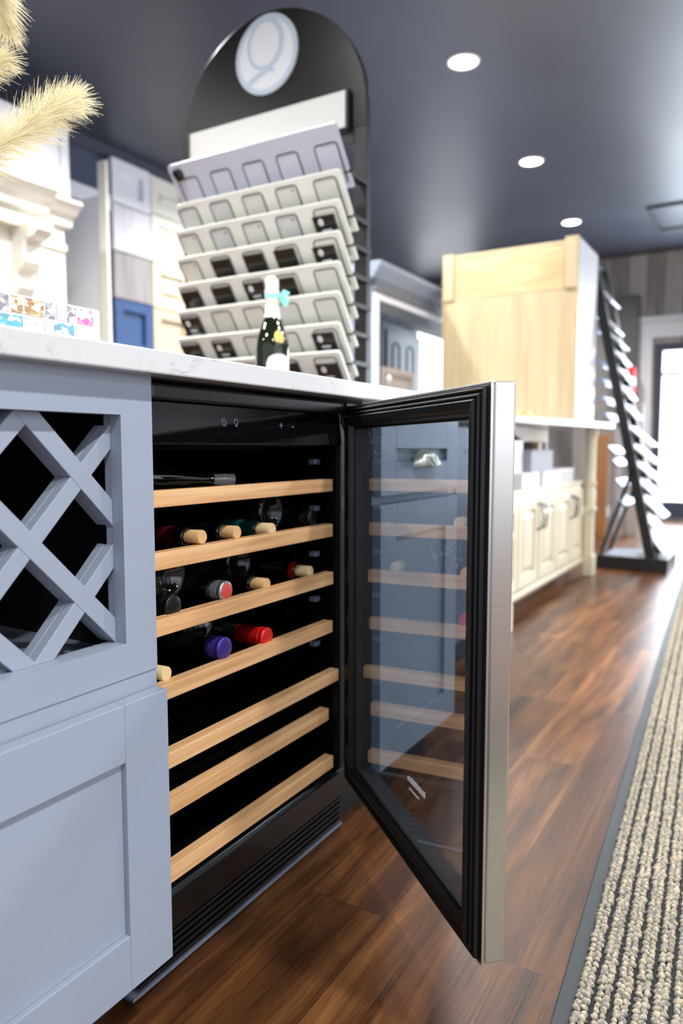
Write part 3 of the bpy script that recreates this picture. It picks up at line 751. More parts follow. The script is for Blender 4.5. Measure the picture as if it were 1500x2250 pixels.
# ------------------------------------------------------------------ blue grey drawer cabinet beyond the fridge
dc = thing('drawer_cabinet', 'blue grey base cabinet with a cup pull drawer, seen through the fridge door glass', 'cabinet', (1.53, 1.0, 0))
MB().box(1.2865, 1.757, 0.712, 1.28, 0.10, CB).build('carcass', 'blue_grey_paint', dc, 0.001)
MB().box(1.30, 1.74, 0.775, 1.25, 0, 0.10).build('toe_kick', 'cabinet_inside', dc)
dr = shaker(dc, 'drawer', 'blue_grey_paint', 1.325, 1.742, 0.692, 0.860, 0.690, 0.021, 0.070, 0.009)
shaker(dc, 'door', 'blue_grey_paint', 1.325, 1.742, 0.108, 0.674, 0.690, 0.021, 0.072, 0.009)
cu = MB()
n1, n2 = 40, 12; cx, cz = 1.535, 0.749; vs = []; fs = []
for i in range(n1 + 1):
    a = math.pi * i / n1
    fl = 1 - 0.13 * (1 - abs(math.sin(a * 4)) ** 0.6)
    for j in range(n2 + 1):
        q_ = j / n2
        vs.append((cx + 0.060 * math.cos(a) * q_, 0.689 - 0.030 * math.sqrt(max(0, 1 - q_ ** 2.6)) * (fl if q_ > 0.05 else 1), cz + 0.040 * math.sin(a) * q_))
for i in range(n1):
    for j in range(n2): fs.append((i * (n2 + 1) + j, (i + 1) * (n2 + 1) + j, (i + 1) * (n2 + 1) + j + 1, i * (n2 + 1) + j + 1))
cu.add(vs, fs, True)
cu.build('cup_pull', 'pewter', dr, label='pewter fluted cup pull')

# dark blue cabinet further along, also seen through the glass
nb = thing('dark_blue_cabinet', 'dark blue base cabinet set back beyond the drawer cabinet, seen through the glass', 'cabinet', (2.3, 1.05, 0))
MB().box(1.81, 2.86, 0.955, 1.17, 0.10, 0.865).build('carcass', 'navy_paint', nb, 0.002)
MB().box(1.83, 2.84, 1.00, 1.16, 0, 0.10).build('toe_kick', 'cabinet_inside', nb)
shaker(nb, 'door', 'navy_paint', 1.82, 2.33, 0.11, 0.855, 0.934, 0.02, 0.072, 0.009)
shaker(nb, 'door', 'navy_paint', 2.34, 2.85, 0.11, 0.855, 0.934, 0.02, 0.072, 0.009)

# ------------------------------------------------------------------ things on the near countertop
sb = thing('sparkling_wine_bottle', 'dark sparkling wine bottle with pale neck foil and a mint ribbon on the countertop', 'bottle', (1.575, 1.14, CT))
o3 = (1.575, 1.14, CT)
MB().lathe([(0.030, 0.0), (0.042, 0.002), (0.0445, 0.010), (0.0445, 0.135), (0.041, 0.160), (0.030, 0.190), (0.021, 0.215), (0.0165, 0.245), (0.0155, 0.27), (0.0175, 0.272), (0.0175, 0.28), (0.0155, 0.285)], o3, (0, 0, 1), 40).build('bottle', 'bottle_green', sb)
MB().lathe([(0.0225, 0.212), (0.0180, 0.243), (0.0170, 0.27), (0.0195, 0.274), (0.0195, 0.281), (0.0172, 0.287), (0.0180, 0.296), (0.0178, 0.312), (0.010, 0.318), (0.001, 0.319)], o3, (0, 0, 1), 32, False).build('neck_foil', 'foil_pale', sb)
def arc_label(name, m, z0, z1, a0, a1, r, seg=14, shape=None):
    vs = []; fs = []; k2 = 6
    for i in range(seg + 1):
        a = R(a0 + (a1 - a0) * i / seg)
        for j in range(k2 + 1):
            t_ = j / k2; e = 1 if shape is None else math.sqrt(max(0.0, 1 - (2 * i / seg - 1) ** 2))
            zz = (z0 + z1) / 2 + (t_ - 0.5) * (z1 - z0) * e if shape == 'oval' else z0 + t_ * ((z1 - z0) * (0.72 + 0.28 * e) if shape == 'arch' else (z1 - z0))
            rr = r(zz) if callable(r) else r
            vs.append((o3[0] + rr * math.cos(a), o3[1] + rr * math.sin(a), o3[2] + zz))
    for i in range(seg):
        for j in range(k2): fs.append((i * (k2 + 1) + j, (i + 1) * (k2 + 1) + j, (i + 1) * (k2 + 1) + j + 1, i * (k2 + 1) + j + 1))
    return MB().add(vs, fs, True).build(name, m, sb)
arc_label('label', 'label_paper', 0.03, 0.118, 195, 285, 0.0449, shape='arch')
arc_label('red_label_band', 'label_red', 0.068, 0.078, 215, 262, 0.0453)
arc_label('shoulder_label', 'label_yellow', 0.142, 0.178, 222, 262, lambda z: 0.0428 if z < 0.155 else 0.0432 - (z - 0.155) * 0.36, shape='oval')
rb = MB()
rb.lathe([(0.0182, 0.262), (0.0190, 0.268), (0.0182, 0.274)], o3, (0, 0, 1), 28, False)
for ax_, up in (((0.55, -0.83), 0.010), ((0.75, -0.66), -0.012)):
    base = Vector((o3[0] + ax_[0] * 0.012, o3[1] + ax_[1] * 0.018, o3[2] + 0.268)); dirv = Vector((ax_[0], ax_[1], 0)); sd = Vector((-ax_[1], ax_[0], 0))
    pts = [base, base + dirv * 0.014 + Vector((0, 0, up * 0.9 + 0.008)), base + dirv * 0.030 + Vector((0, 0, up)), base + dirv * 0.020 + Vector((0, 0, up - 0.014)), base + Vector((0, 0, -0.004))]
    n = len(pts)
    rb.add([p + sd * 0.005 for p in pts] + [p - sd * 0.005 for p in pts], [(i, (i + 1) % n, n + (i + 1) % n, n + i) for i in range(n)] + [tuple(range(n))[::-1], tuple(range(n, 2 * n))])
rb.build('ribbon', 'ribbon_mint', sb)

# photo card
pc = thing('photo_card', 'standing white card with rows of small kitchen photos on the countertop', 'card', (0.60, 0.93, CT))
MB().box(0.36, 0.822, 0.930, 0.934, CT, 1.0075).box(0.45, 0.75, 0.934, 0.985, CT, CT + 0.003).build('card', 'label_paper', pc, 0.0005, 1)
pcols = {'photo_warm': ((214, 190, 150), (168, 132, 96), (232, 224, 210)), 'photo_grey': ((184, 184, 190), (226, 228, 232), (140, 136, 142)), 'photo_sky': ((96, 184, 226), (110, 160, 180), (210, 226, 234)),
         'photo_pale': ((205, 208, 214), (238, 238, 238), (190, 196, 202)), 'photo_pink': ((220, 220, 220), (215, 110, 165), (238, 238, 238))}
for nme, cs in pcols.items():
    m, nt, bb_, tc = nodes_of(nme, 0.5)
    q = N(nt, 'ShaderNodeMapping'); q.inputs['Scale'].default_value = (90, 1, 140); nt.links.new(tc.outputs['Object'], q.inputs[0])
    vv = N(nt, 'ShaderNodeTexVoronoi'); vv.inputs['Scale'].default_value = 1.2; nt.links.new(q.outputs[0], vv.inputs['Vector'])
    sx_ = N(nt, 'ShaderNodeSeparateColor'); nt.links.new(vv.outputs['Color'], sx_.inputs[0])
    rp = ramp(nt, [(0.2, cs[2]), (0.5, cs[0]), (0.85, cs[1])]); nt.links.new(sx_.outputs[0], rp.inputs[0]); nt.links.new(rp.outputs[0], bb_.inputs['Base Color'])
for x0, x1, m in ((0.57, 0.599, 'photo_warm'), (0.603, 0.638, 'photo_pale'), (0.642, 0.661, 'photo_grey'), (0.6655, 0.683, 'photo_warm'), (0.687, 0.718, 'photo_warm'), (0.7215, 0.737, 'photo_grey'), (0.741, 0.757, 'photo_pale'), (0.760, 0.775, 'photo_grey'), (0.779, 0.808, 'photo_pink')):
    MB().box(x0, x1, 0.9292, 0.9299, 0.981, 1.004).build('photo', m, pc)
for x0, x1, m in ((0.575, 0.63, 'photo_sky'), (0.634, 0.682, 'photo_sky'), (0.688, 0.713, 'photo_pale'), (0.719, 0.731, 'photo_pale'), (0.736, 0.771, 'photo_sky'), (0.776, 0.808, 'photo_pale')):
    MB().box(x0, x1, 0.9292, 0.9299, 0.950, 0.977).build('photo', m, pc)

# pampas plumes
vz = tag(MB().lathe([(0.030, 0.0), (0.044, 0.01), (0.050, 0.06), (0.034, 0.13), (0.024, 0.165), (0.027, 0.175), (0.022, 0.170), (0.02, 0.10)], (0.53, 1.06, CT), (0, 0, 1), 32, False).build('vase', 'vase_white'), 'white vase on the countertop holding the pampas plumes', 'vase')
def bez(P, t):
    P = [Vector(p) for p in P]
    while len(P) > 1: P = [a.lerp(b, t) for a, b in zip(P, P[1:])]
    return P[0]
def plume(label, ctrl, t0, n, ln, seed):
    rg = random.Random(seed)
    o = thing('pampas_plume', label, 'dried plume', ctrl[0], 'pampas plumes in the vase')
    MB().tube([bez(ctrl, k / 24) for k in range(25)], 0.0011, 6).build('stem', 'pampas', o)
    vs = []; fs = []
    for i in range(n):
        t = t0 + (1 - t0) * (i / n) ** 0.95
        p = bez(ctrl, t); tg = (bez(ctrl, min(1, t + 0.01)) - bez(ctrl, t - 0.01)).normalized()
        u = tg.orthogonal().normalized(); v = tg.cross(u); a = rg.uniform(0, 6.283)
        side = u * math.cos(a) + v * math.sin(a)
        f = (t - t0) / (1 - t0)
        L1 = ln * (0.55 + 0.45 * math.sin(math.pi * min(1, f * 0.75 + 0.2))) * rg.uniform(0.6, 1.12)
        d = (side * rg.uniform(0.62, 0.85) + tg * rg.uniform(0.55, 0.95)).normalized()
        wv = d.cross(Vector((rg.uniform(-1, 1), rg.uniform(-1, 1), rg.uniform(-1, 1)))).normalized() * rg.uniform(0.00032, 0.00060)
        cl = Vector((rg.gauss(0, 0.05), rg.gauss(0, 0.05), rg.gauss(-0.10, 0.06)))
        b0 = len(vs); m_ = 4
        for k in range(m_ + 1):
            s = k / m_
            q = p + d * L1 * s + (cl * L1 + tg * L1 * 0.15) * s * s
            ww = wv * (1.0 - 0.65 * s)
            vs += [q + ww, q - ww]
        for k in range(m_): fs.append((b0 + 2 * k, b0 + 2 * k + 1, b0 + 2 * k + 3, b0 + 2 * k + 2))
    MB().add(vs, fs, True).build('feathering', 'pampas', o)
vt = (0.53, 1.06, 1.08)
plume('cream pampas plume leaning right, lowest of the plumes over the countertop', [vt, (0.63, 1.01, 1.165), (0.705, 1.0, 1.215), (0.79, 1.0, 1.325), (0.846, 1.0, 1.352)], 0.22, 3000, 0.058, 1)
plume('cream pampas plume, short middle one above the lowest plume', [vt, (0.60, 1.03, 1.22), (0.66, 1.0, 1.33), (0.722, 1.0, 1.362)], 0.35, 1500, 0.046, 2)
plume('cream pampas plume arching down from the top corner, highest of the plumes', [vt, (0.58, 1.03, 1.30), (0.62, 1.0, 1.50), (0.71, 1.0, 1.52), (0.728, 1.0, 1.40)], 0.5, 1700, 0.046, 3)

# ------------------------------------------------------------------ arched sample rack behind the island
XR = 2.20; YC = 1.608; RR = 0.4025; ZS = 1.915
rk = thing('sample_rack', 'tall black arched display rack with angled sample boards behind the countertop', 'display rack', (XR, YC, 0))
pan = [(XR, YC + RR * math.cos(R(a)), ZS + RR * math.sin(R(a))) for a in range(0, 181, 4)] + [(XR, YC - RR + 0.0, 1.852)][::-1]
pan = [(XR, YC - RR, 1.852)] + [(XR, YC - RR * math.cos(R(a)), ZS + RR * math.sin(R(a))) for a in range(0, 181, 4)] + [(XR, YC + RR, 1.852)]
MB().prism(pan, (0.03, 0, 0)).build('arched_panel', 'black_board', rk, 0.002)
MB().box(XR, XR + 0.03, YC - RR, YC - RR + 0.046, 0.03, 1.852).build('post', 'black_metal', rk, 0.002)
MB().box(XR, XR + 0.03, YC + RR - 0.046, YC + RR, 0.03, 1.852).build('post', 'black_metal', rk, 0.002)
MB().box(XR - 0.25, XR + 0.25, YC - RR - 0.02, YC + RR + 0.02, 0, 0.03).build('base_plate', 'black_metal', rk, 0.003)
MB().box(XR + 0.0, XR + 0.03, YC - RR + 0.046, YC + RR - 0.046, 1.80, 1.852).build('crossbar', 'black_metal', rk, 0.002)
# light header board
hb = MB().box(XR - 0.022, XR - 0.010, 1.273, 1.952, 1.852, 1.968).build('header_board', 'header_white', rk, 0.001)
MB().box(XR - 0.026, XR, 1.262, 1.2725, 1.845, 1.972).box(XR - 0.026, XR, 1.9525, 1.963, 1.845, 1.972).box(XR - 0.009, XR, 1.273, 1.95, 1.84, 1.851).build('header_bracket', 'black_metal', rk, 0.001)
# round logo: white disc, pale ring, letter Q
def disc_pt(u, v, dx, r=0.1335): return (XR - dx, YC - 0.002 - u * r, 2.172 + v * r)
lg = MB().prism([disc_pt(math.cos(R(a)), math.sin(R(a)), 0.006) for a in range(0, 360, 6)], (0.006, 0, 0)).build('logo_disc', 'logo_white', rk)
def stroke(pts, wds, dx=0.0068):
    mb = MB(); n = len(pts); L_ = []; Rr = []
    for i in range(n):
        a = Vector(pts[max(0, i - 1)]); b_ = Vector(pts[min(n - 1, i + 1)]); t_ = (b_ - a).normalized(); nn = Vector((-t_.y, t_.x)); p = Vector(pts[i])
        L_.append(p + nn * wds[i] / 2); Rr.append(p - nn * wds[i] / 2)
    for i in range(n - 1):
        mb.add([disc_pt(*L_[i], dx), disc_pt(*L_[i + 1], dx), disc_pt(*Rr[i + 1], dx), disc_pt(*Rr[i], dx)], [(0, 1, 2, 3)])
    return mb
rg_ = stroke([(0.93 * math.cos(R(a)), 0.93 * math.sin(R(a))) for a in range(0, 361, 6)], [0.13] * 61, 0.0066)
rg_.build('logo_ring', 'logo_blue', lg)
bowl = []; bw_ = []
for a in range(-75, 286, 6):
    bowl.append((-0.03 + 0.53 * math.cos(R(a)), 0.26 + 0.60 * math.sin(R(a)))); bw_.append(0.10 + 0.07 * max(0, math.cos(R(a))))
stroke(bowl, bw_, 0.0070).build('logo_letter_bowl', 'logo_blue', lg)
stroke([(0.34, -0.10), (0.22, -0.27), (0.05, -0.37), (-0.25, -0.48), (-0.55, -0.62), (-0.68, -0.66)], [0.10, 0.11, 0.13, 0.14, 0.16, 0.05], 0.0073).build('logo_letter_tail', 'logo_blue', lg)
stroke([(-0.22, -0.30), (-0.05, -0.33), (0.12, -0.38), (0.27, -0.50)], [0.06, 0.12, 0.13, 0.03], 0.0076).build('logo_letter_swash', 'logo_blue', lg)
# boards, loops and samples
row_z = [1.778, 1.6445, 1.5545, 1.4605, 1.3685, 1.2765, 1.1815, 1.0935]
cols_y = [1.820, 1.677, 1.537, 1.400, 1.2525]
dv = Vector((0.085, 0, -0.115)).normalized(); nv = Vector((-0.115, 0, -0.085)).normalized()   # down the board, out of its face
black = {(2, 4): 'mark', (3, 1): 'plain', (3, 2): 'plain', (3, 3): 'plain', (3, 4): 'mark', (4, 0): 'plain', (4, 1): 'plain', (4, 2): 'mark', (4, 3): 'plain', (5, 0): 'mark', (6, 0): 'plain', (6, 1): 'mark', (6, 4): 'mark', (7, 3): 'plain', (7, 4): 'mark'}
RN = ['top', 'second', 'third', 'fourth', 'fifth', 'sixth', 'seventh', 'lowest']; CN = ['first from the left', 'second from the left', 'middle one', 'second from the right', 'first from the right']
mat('stone_a', (214, 214, 206), 0.3, var=0.10, vscale=(25, 25, 25)); mat('stone_b', (204, 206, 204), 0.3, var=0.13, vscale=(20, 30, 25)); mat('stone_c', (219, 216, 203), 0.3, var=0.08, vscale=(30, 12, 20)); mat('stone_lilac', (196, 197, 210), 0.3, var=0.05)
mat('board_lilac', (192, 193, 206), 0.35)
for r_, zt in enumerate(row_z):
    xt = 1.985 if r_ == 0 else 2.0
    T = Vector((xt, 0, zt)); yl, yr = (1.868, 1.192) if r_ else (1.888, 1.198)
    Lb = 0.195
    th = 0.012
    # rounded board outline
    pts = []
    rad = 0.012
    for cy, cs, a0 in ((yr + rad, rad, 180), (yl - rad, rad, 270)):
        for k in range(5):
            a = R(a0 + 90 * k / 4); pts.append(T + dv * (rad + rad * math.sin(a)) + Vector((0, cy - T.y + rad * math.cos(a), 0)))
    pts += [T + dv * Lb + Vector((0, yl, 0)), T + dv * Lb + Vector((0, yr, 0))]
    bd = MB().prism(pts, -nv * th).build('display_board', 'board_lilac' if r_ == 0 else 'off_white_board', rk, 0.001)
    zb = (T + dv * 0.135).z
    MB().box(T.x + 0.085, XR + 0.01, yr - 0.0, yr + 0.03, zb - 0.012, zb + 0.004).build('peg', 'black_metal', rk, 0.002)
    MB().box(T.x + 0.085, XR + 0.01, yl - 0.03, yl, zb - 0.012, zb + 0.004).build('peg', 'black_metal', rk, 0.002)
    for c_, yc in enumerate(cols_y):
        hw = 0.0415; s0 = 0.017 if r_ else 0.052
        q = T + nv * 0.0015
        lp = [q + dv * (Lb - 0.02) + Vector((0, yc + hw, 0))]
        for k in range(5): a = R(90 * k / 4); lp.append(q + dv * (s0 + 0.012 - 0.012 * math.sin(a)) + Vector((0, yc + hw - 0.012 + 0.012 * math.cos(a), 0)))
        for k in range(5): a = R(90 + 90 * k / 4); lp.append(q + dv * (s0 + 0.012 - 0.012 * math.sin(a)) + Vector((0, yc - hw + 0.012 + 0.012 * math.cos(a), 0)))
        lp.append(q + dv * (Lb - 0.02) + Vector((0, yc - hw, 0)))
        MB().tube(lp, 0.0021, 6).build('wire_loop', 'slot_dark', bd)
        kind = black.get((r_, c_))
        if kind:
            sA = s0 + (0.009 if c_ < 4 or r_ == 6 else 0.020); sB = 0.115 if r_ else 0.15; o0 = 0.010 if (c_, r_) in ((4, 2), (4, 3), (3, 3), (3, 4), (4, 6)) else 0.0
            hw2 = 0.040
            lab = ('black card with a white mark' if kind == 'mark' else 'plain black stone sample') + ', %s on the %s rack board' % (CN[c_], RN[r_])
            so = thing('sample_tile', lab, 'sample', q + dv * sA + Vector((0, yc, 0)), 'samples on the arched rack')
            O_ = q + nv * 0.0022 + dv * sA + Vector((0, yc - hw2 + o0, 0))
            MB().obox(O_, dv * (sB - sA + 0.02), Vector((0, 2 * hw2, 0)), nv * 0.005).build('tile', 'sample_black', so, 0.001)
            if kind == 'mark':
                cc = O_ + nv * 0.0056 + dv * 0.020 + Vector((0, 2 * hw2 * 0.64, 0))
                mk = MB().prism([cc + dv * (0.0105 * math.sin(R(a)) * (1.25 if math.sin(R(a)) < 0 else 1)) + Vector((0, 0.0095 * math.cos(R(a)), 0)) for a in range(0, 360, 24)], nv * 0.0004)
                for k, (w0, w1, h0) in enumerate(((0.25, 0.68, 0.043), (0.30, 0.62, 0.053), (0.18, 0.70, 0.061))):
                    mk.obox(O_ + nv * 0.0056 + dv * h0 + Vector((0, 2 * hw2 * w0, 0)), dv * (0.006 if k == 0 else 0.0018), Vector((0, 2 * hw2 * (w1 - w0), 0)), nv * 0.0004)
                mk.build('printed_mark', 'mark_white', so)
        else:
            lab = 'pale %s sample chip, %s on the %s rack board' % ('grey' if (r_ + c_) % 2 else 'white', CN[c_], RN[r_])
            so = thing('sample_tile', lab, 'sample', q + dv * s0 + Vector((0, yc, 0)), 'samples on the arched rack')
            O_ = q - nv * 0.001 + dv * (s0 + 0.004) + Vector((0, yc - hw + 0.003, 0))
            MB().obox(O_, dv * (Lb - 0.03 - s0), Vector((0, 2 * hw - 0.006, 0)), nv * 0.0016).build('tile', 'stone_lilac' if r_ == 0 else random.choice(['stone_a', 'stone_b', 'stone_c']), so)
            if r_ and random.random() < 0.45:
                cc = O_ + nv * 0.0018 + dv * 0.012 + Vector((0, 0.014, 0))
                MB().prism([cc + dv * (0.0038 * math.sin(R(a))) + Vector((0, 0.0032 * math.cos(R(a)), 0)) for a in range(0, 360, 40)], nv * 0.0006).build('sticker', 'slot_dark', so)
# round black cap at the corner of the top board
q = Vector((1.985, 1.850, 1.778)) + dv * 0.035
MB().lathe([(0.002, 0.014), (0.019, 0.013), (0.022, 0.008), (0.022, 0.0)], q + nv * 0.0005, nv, 24).build('round_knob', 'black_gloss', rk)

# ------------------------------------------------------------------ left side: door samples on the wall
def sample_door(label, m, x0, x1, z0, z1, y=4.24, style='shaker', th=0.04, group='sample doors on the wall'):
    o = thing('sample_door', label, 'cabinet door', ((x0 + x1) / 2, y, z0), group)
    y0 = y - th
    if style == 'flat': MB().box(x0, x1, y0, y, z0, z1).build('panel', m, o, 0.003)
    else:
        s_ = 0.075
        mb = MB(); plate_with_hole(mb, x0, x1, z0, z1, x0 + s_, x1 - s_, z0 + s_, z1 - s_, y0, y); mb.box(x0 + s_, x1 - s_, y - 0.012, y, z0 + s_, z1 - s_)
        mb.build('door_frame', m, o, 0.003)
        if style == 'raised':
            a, b_, cc, d_ = x0 + s_ + .02, x1 - s_ - .02, z0 + s_ + .02, z1 - s_ - .02; i_ = 0.03
            MB().hexa([(a, y - .012, cc), (b_, y - .012, cc), (b_, y - .012, d_), (a, y - .012, d_), (a + i_, y0 + .004, cc + i_), (b_ - i_, y0 + .004, cc + i_), (b_ - i_, y0 + .004, d_ - i_), (a + i_, y0 + .004, d_ - i_)]).build('raised_panel', m, o)
    return o
sample_door('white shaker sample door, highest in the column beside the white side panel', 'white_lacquer', 3.86, 4.235, 2.575, 2.885)
sample_door('pale grey woodgrain slab sample door under the white shaker door', 'pale_oak', 3.86, 4.235, 2.235, 2.565, style='flat')
sample_door('brown grey woodgrain slab sample door above the blue door', 'grey_oak', 3.86, 4.235, 1.895, 2.225, style='flat')
sample_door('blue shaker sample door above the countertop', 'blue_paint', 3.86, 4.235, 1.50, 1.885)
for zz, zz1, m, stl, lab in ((2.60, 2.875, 'cream_white', 'raised', 'white raised panel sample door, highest beside the arched rack'), (2.235, 2.59, 'cream_white', 'raised', 'white raised panel sample door, second from the top beside the arched rack'),
                             (1.89, 2.225, 'cream_paint', 'raised', 'cream raised panel sample door above the beige one'), (1.50, 1.88, 'beige_paint', 'shaker', 'beige sample door with a recessed panel beside the blue door')):
    sample_door(lab, m, 4.245, 4.66, zz, zz1, style=stl)
# white upper cabinet
uc = thing('white_upper_cabinet', 'white upper cabinet above the cream hood, beside the plumes', 'cabinet', (2.6, 3.9, 2.22))
MB().box(2.05, 2.985, 3.62, 4.25, 2.20, 2.63).build('carcass', 'white_lacquer', uc, 0.003)
mb = MB(); plate_with_hole(mb, 2.06, 2.983, 2.205, 2.628, 2.13, 2.925, 2.27, 2.56, 3.60, 3.619); mb.box(2.13, 2.925, 3.612, 3.619, 2.27, 2.56)
mb = MB().box(2.06, 2.925, 3.606, 3.619, 2.205, 2.628).box(2.93, 2.985, 3.596, 3.619, 2.20, 2.63)
mb.build('door', 'white_lacquer', uc, 0.002)
# cream mantel hood with corbel
hd_ = thing('cream_range_hood', 'cream mantel hood with crown moulding, carved corbel and grooved panel', 'range hood', (2.5, 3.9, 1.0))
MB().box(2.05, 2.955, 3.62, 4.25, 0.92, 2.06).build('mantel_body', 'cream_white', hd_, 0.003)
cr = [(3.62, 2.06), (3.62, 2.195), (3.49, 2.195), (3.48, 2.175), (3.50, 2.165), (3.54, 2.125), (3.575, 2.10), (3.58, 2.07), (3.595, 2.06)]
MB().prism([(2.05, a, b_) for a, b_ in cr], (0.93, 0, 0)).build('crown_moulding', 'cream_white', hd_, 0.002)
mb = MB(); mb.prism([(2.05, a - 0.09, b_) for a, b_ in cr], (0.70, 0, 0)); mb.box(2.05, 2.74, 3.53, 3.619, 1.98, 2.06); mb.build('crown_step', 'cream_white', hd_, 0.002)
cbp = [(3.62, 2.0), (3.40, 2.0), (3.395, 1.95), (3.43, 1.92), (3.50, 1.90), (3.52, 1.84), (3.50, 1.80), (3.53, 1.76), (3.575, 1.74), (3.58, 1.69), (3.55, 1.67), (3.58, 1.63), (3.62, 1.62)]
MB().prism([(2.60, a, b_) for a, b_ in cbp], (0.105, 0, 0)).build('corbel', 'cream_white', hd_, 0.008, 3)
mb = MB()
for k in range(6):
    x_ = 2.76 + k * 0.031; mb.box(x_, x_ + 0.022, 3.606, 3.619, 0.95, 1.90)
mb.box(2.74, 2.955, 3.598, 3.619, 1.93, 1.97)
mb.build('grooved_panel', 'cream_white', hd_, 0.003)
mb = MB().frame((2.20, 3.60, 1.68), (0.30, 0, 0), (0, 0, 0.32), (0, 0.019, 0), 0.045); mb.build('recessed_panel', 'cream_paint', hd_, 0.004)
# tall white side panel
tp = thing('tall_side_panel', 'tall glossy white side panel between the cream hood and the sample doors', 'panel', (3.32, 3.9, 0))
MB().box(3.30, 3.335, 3.69, 4.25, 0, 2.37).build('panel', 'white_lacquer', tp, 0.003)
MB().box(3.28, 3.30, 3.625, 3.70, 0, 2.56).build('edge_stile', 'cream_white', tp, 0.003)
tag(MB().box(3.1, 3.84, 4.20, 4.255, 2.50, 2.61).build('wall_shelf', 'white_lacquer', None, 0.003), 'white wall shelf board above the tall white panel', 'shelf')

# ------------------------------------------------------------------ grey hutch behind the rack
hu = thing('grey_hutch', 'blue grey open hutch with crown moulding and a white inner frame', 'hutch', (4.5, 2.3, 0))
hx0, hx1, hy = 3.80, 6.4, 2.02
mb = MB(); mb.box(hx0, hx0 + 0.03, hy + .022, 2.46, 0, 1.70); mb.box(hx1 - 0.03, hx1, hy + .022, 2.46, 0, 1.70); mb.box(hx0, hx1, hy + .022, 2.46, 1.70, 1.76); mb.box(hx0 + .03, hx1 - .03, hy + .022, 2.46, 0, 1.02)
mb.build('carcass', 'hutch_paint', hu, 0.003)
MB().box(hx0, hx1, hy, hy + .021, 1.70, 1.762).build('frieze', 'hutch_paint', hu, 0.002)
cr = [(hy + 0.0, 1.762), (hy - 0.015, 1.765), (hy - 0.02, 1.785), (hy - 0.055, 1.825), (hy - 0.06, 1.85), (2.5, 1.85), (2.5, 1.762)]
MB().prism([(hx0 - 0.05, a, b_) for a, b_ in cr], (hx1 - hx0 + 0.07, 0, 0)).build('crown_moulding', 'crown_blue', hu, 0.002, label='pale blue crown moulding')
MB().box(hx0, hx0 + .045, hy, hy + .021, 0.9, 1.69).box(hx0 + .045, hx1, hy, hy + .021, 1.655, 1.69).build('white_frame', 'white_lacquer', hu, 0.002)
MB().box(hx0 + .05, hx0 + .11, hy + .03, hy + .05, 0.9, 1.65).box(hx0 + .11, 4.72, hy + .03, hy + .05, 1.60, 1.65).build('inner_frame', 'dark_grey_paint', hu, 0.002)
mb = MB()
for k in range(9): mb.box(hx0 + .04, 4.86, 2.42, 2.435 + 0.001 * (k % 2), 1.03 + k * 0.072, 1.03 + k * 0.072 + 0.070)
mb.build('shiplap_back', 'white_lacquer', hu, 0.002)
ds = thing('arched_sample_door', 'dark grey sample door with two tall arched grooves inside the hutch', 'cabinet door', (4.6, 2.2, 1.02))
x0, x1 = 4.345, 4.875
mb = MB(); mb.box(x0 - 0.03, x1 + 0.01, 2.25, 2.27, 1.02, 1.62); mb.build('door_frame', 'dark_grey_paint', ds, 0.003)
mb = MB(); mb.box(x0 + 0.03, x1 + 0.02, 2.235, 2.249, 1.02, 1.575); dp = mb.build('door_panel', 'dark_grey_paint', ds, 0.003)
for xc in (4.50, 4.72):
    pts = [(xc - 0.05, 2.233, 1.04)] + [(xc - 0.05 * math.cos(R(a)), 2.233, 1.45 + 0.05 * math.sin(R(a))) for a in range(0, 181, 15)] + [(xc + 0.05, 2.233, 1.04)]
    MB().tube(pts, 0.006, 6).build('arched_groove', 'groove_grey', ds)
tb = thing('drawer_box', 'taupe drawer front with a white knob in front of the arched grey door', 'drawer', (4.2, 2.06, 1.02))
MB().box(3.965, 4.42, 2.075, 2.093, 1.02, 1.285).build('drawer_front', 'taupe', tb, 0.003)
MB().frame((3.965, 2.066, 1.02), (0.455, 0, 0), (0, 0, 0.265), (0, 0.0085, 0), 0.035).build('drawer_rim', 'taupe', tb, 0.002)
MB().lathe([(0.001, 0), (0.02, 0.004), (0.024, 0.014), (0.012, 0.022), (0.010, 0.034)], (4.03, 2.036, 1.215), (0, 1, 0), 20).build('knob', 'logo_white', tb)

# ------------------------------------------------------------------ cream peninsula with boxes, unfinished display cabinet on top
tag(MB().prism([(2.92, 1.95, 0.915), (2.92, 1.22, 0.915), (3.2, 1.12, 0.915), (4.72, 0.905, 0.915), (4.88, 0.885, 0.915), (4.93, 0.90, 0.915), (4.95, 0.95, 0.915), (4.95, 1.95, 0.915)], (0, 0, 0.035)).build('peninsula_countertop', 'quartz', None, 0.004),
    'pale countertop on the cream cabinets beyond the fridge door', 'countertop')
pb = thing('cream_base_cabinet', 'cream base cabinet with raised panel doors and dark bar handles', 'cabinet', (3.9, 1.3, 0))
mb = MB(); mb.box(2.98, 4.68, 1.042, 1.85, 0.085, 0.575); mb.box(2.97, 4.69, 1.03, 1.86, 0.575, 0.592); mb.box(2.98, 3.02, 1.30, 1.85, 0.592, 0.913)
mb.build('carcass', 'cream_paint', pb, 0.003)
MB().box(3.02, 4.64, 1.12, 1.80, 0, 0.085).build('toe_kick', 'brown_wood', pb)
MB().box(2.99, 4.67, 1.015, 1.041, 0.085, 0.115).build('apron', 'cream_paint', pb, 0.003)
MB().box(4.64, 4.68, 1.25, 1.85, 0.592, 0.913).build('end_panel', 'taupe', pb, 0.002)
MB().box(3.0, 4.66, 1.75, 1.78, 0.592, 0.913).build('back_panel', 'beige_paint', pb)
doors = [(3.02, 3.34), (3.355, 3.68), (3.705, 4.03), (4.045, 4.365), (4.385, 4.66)]
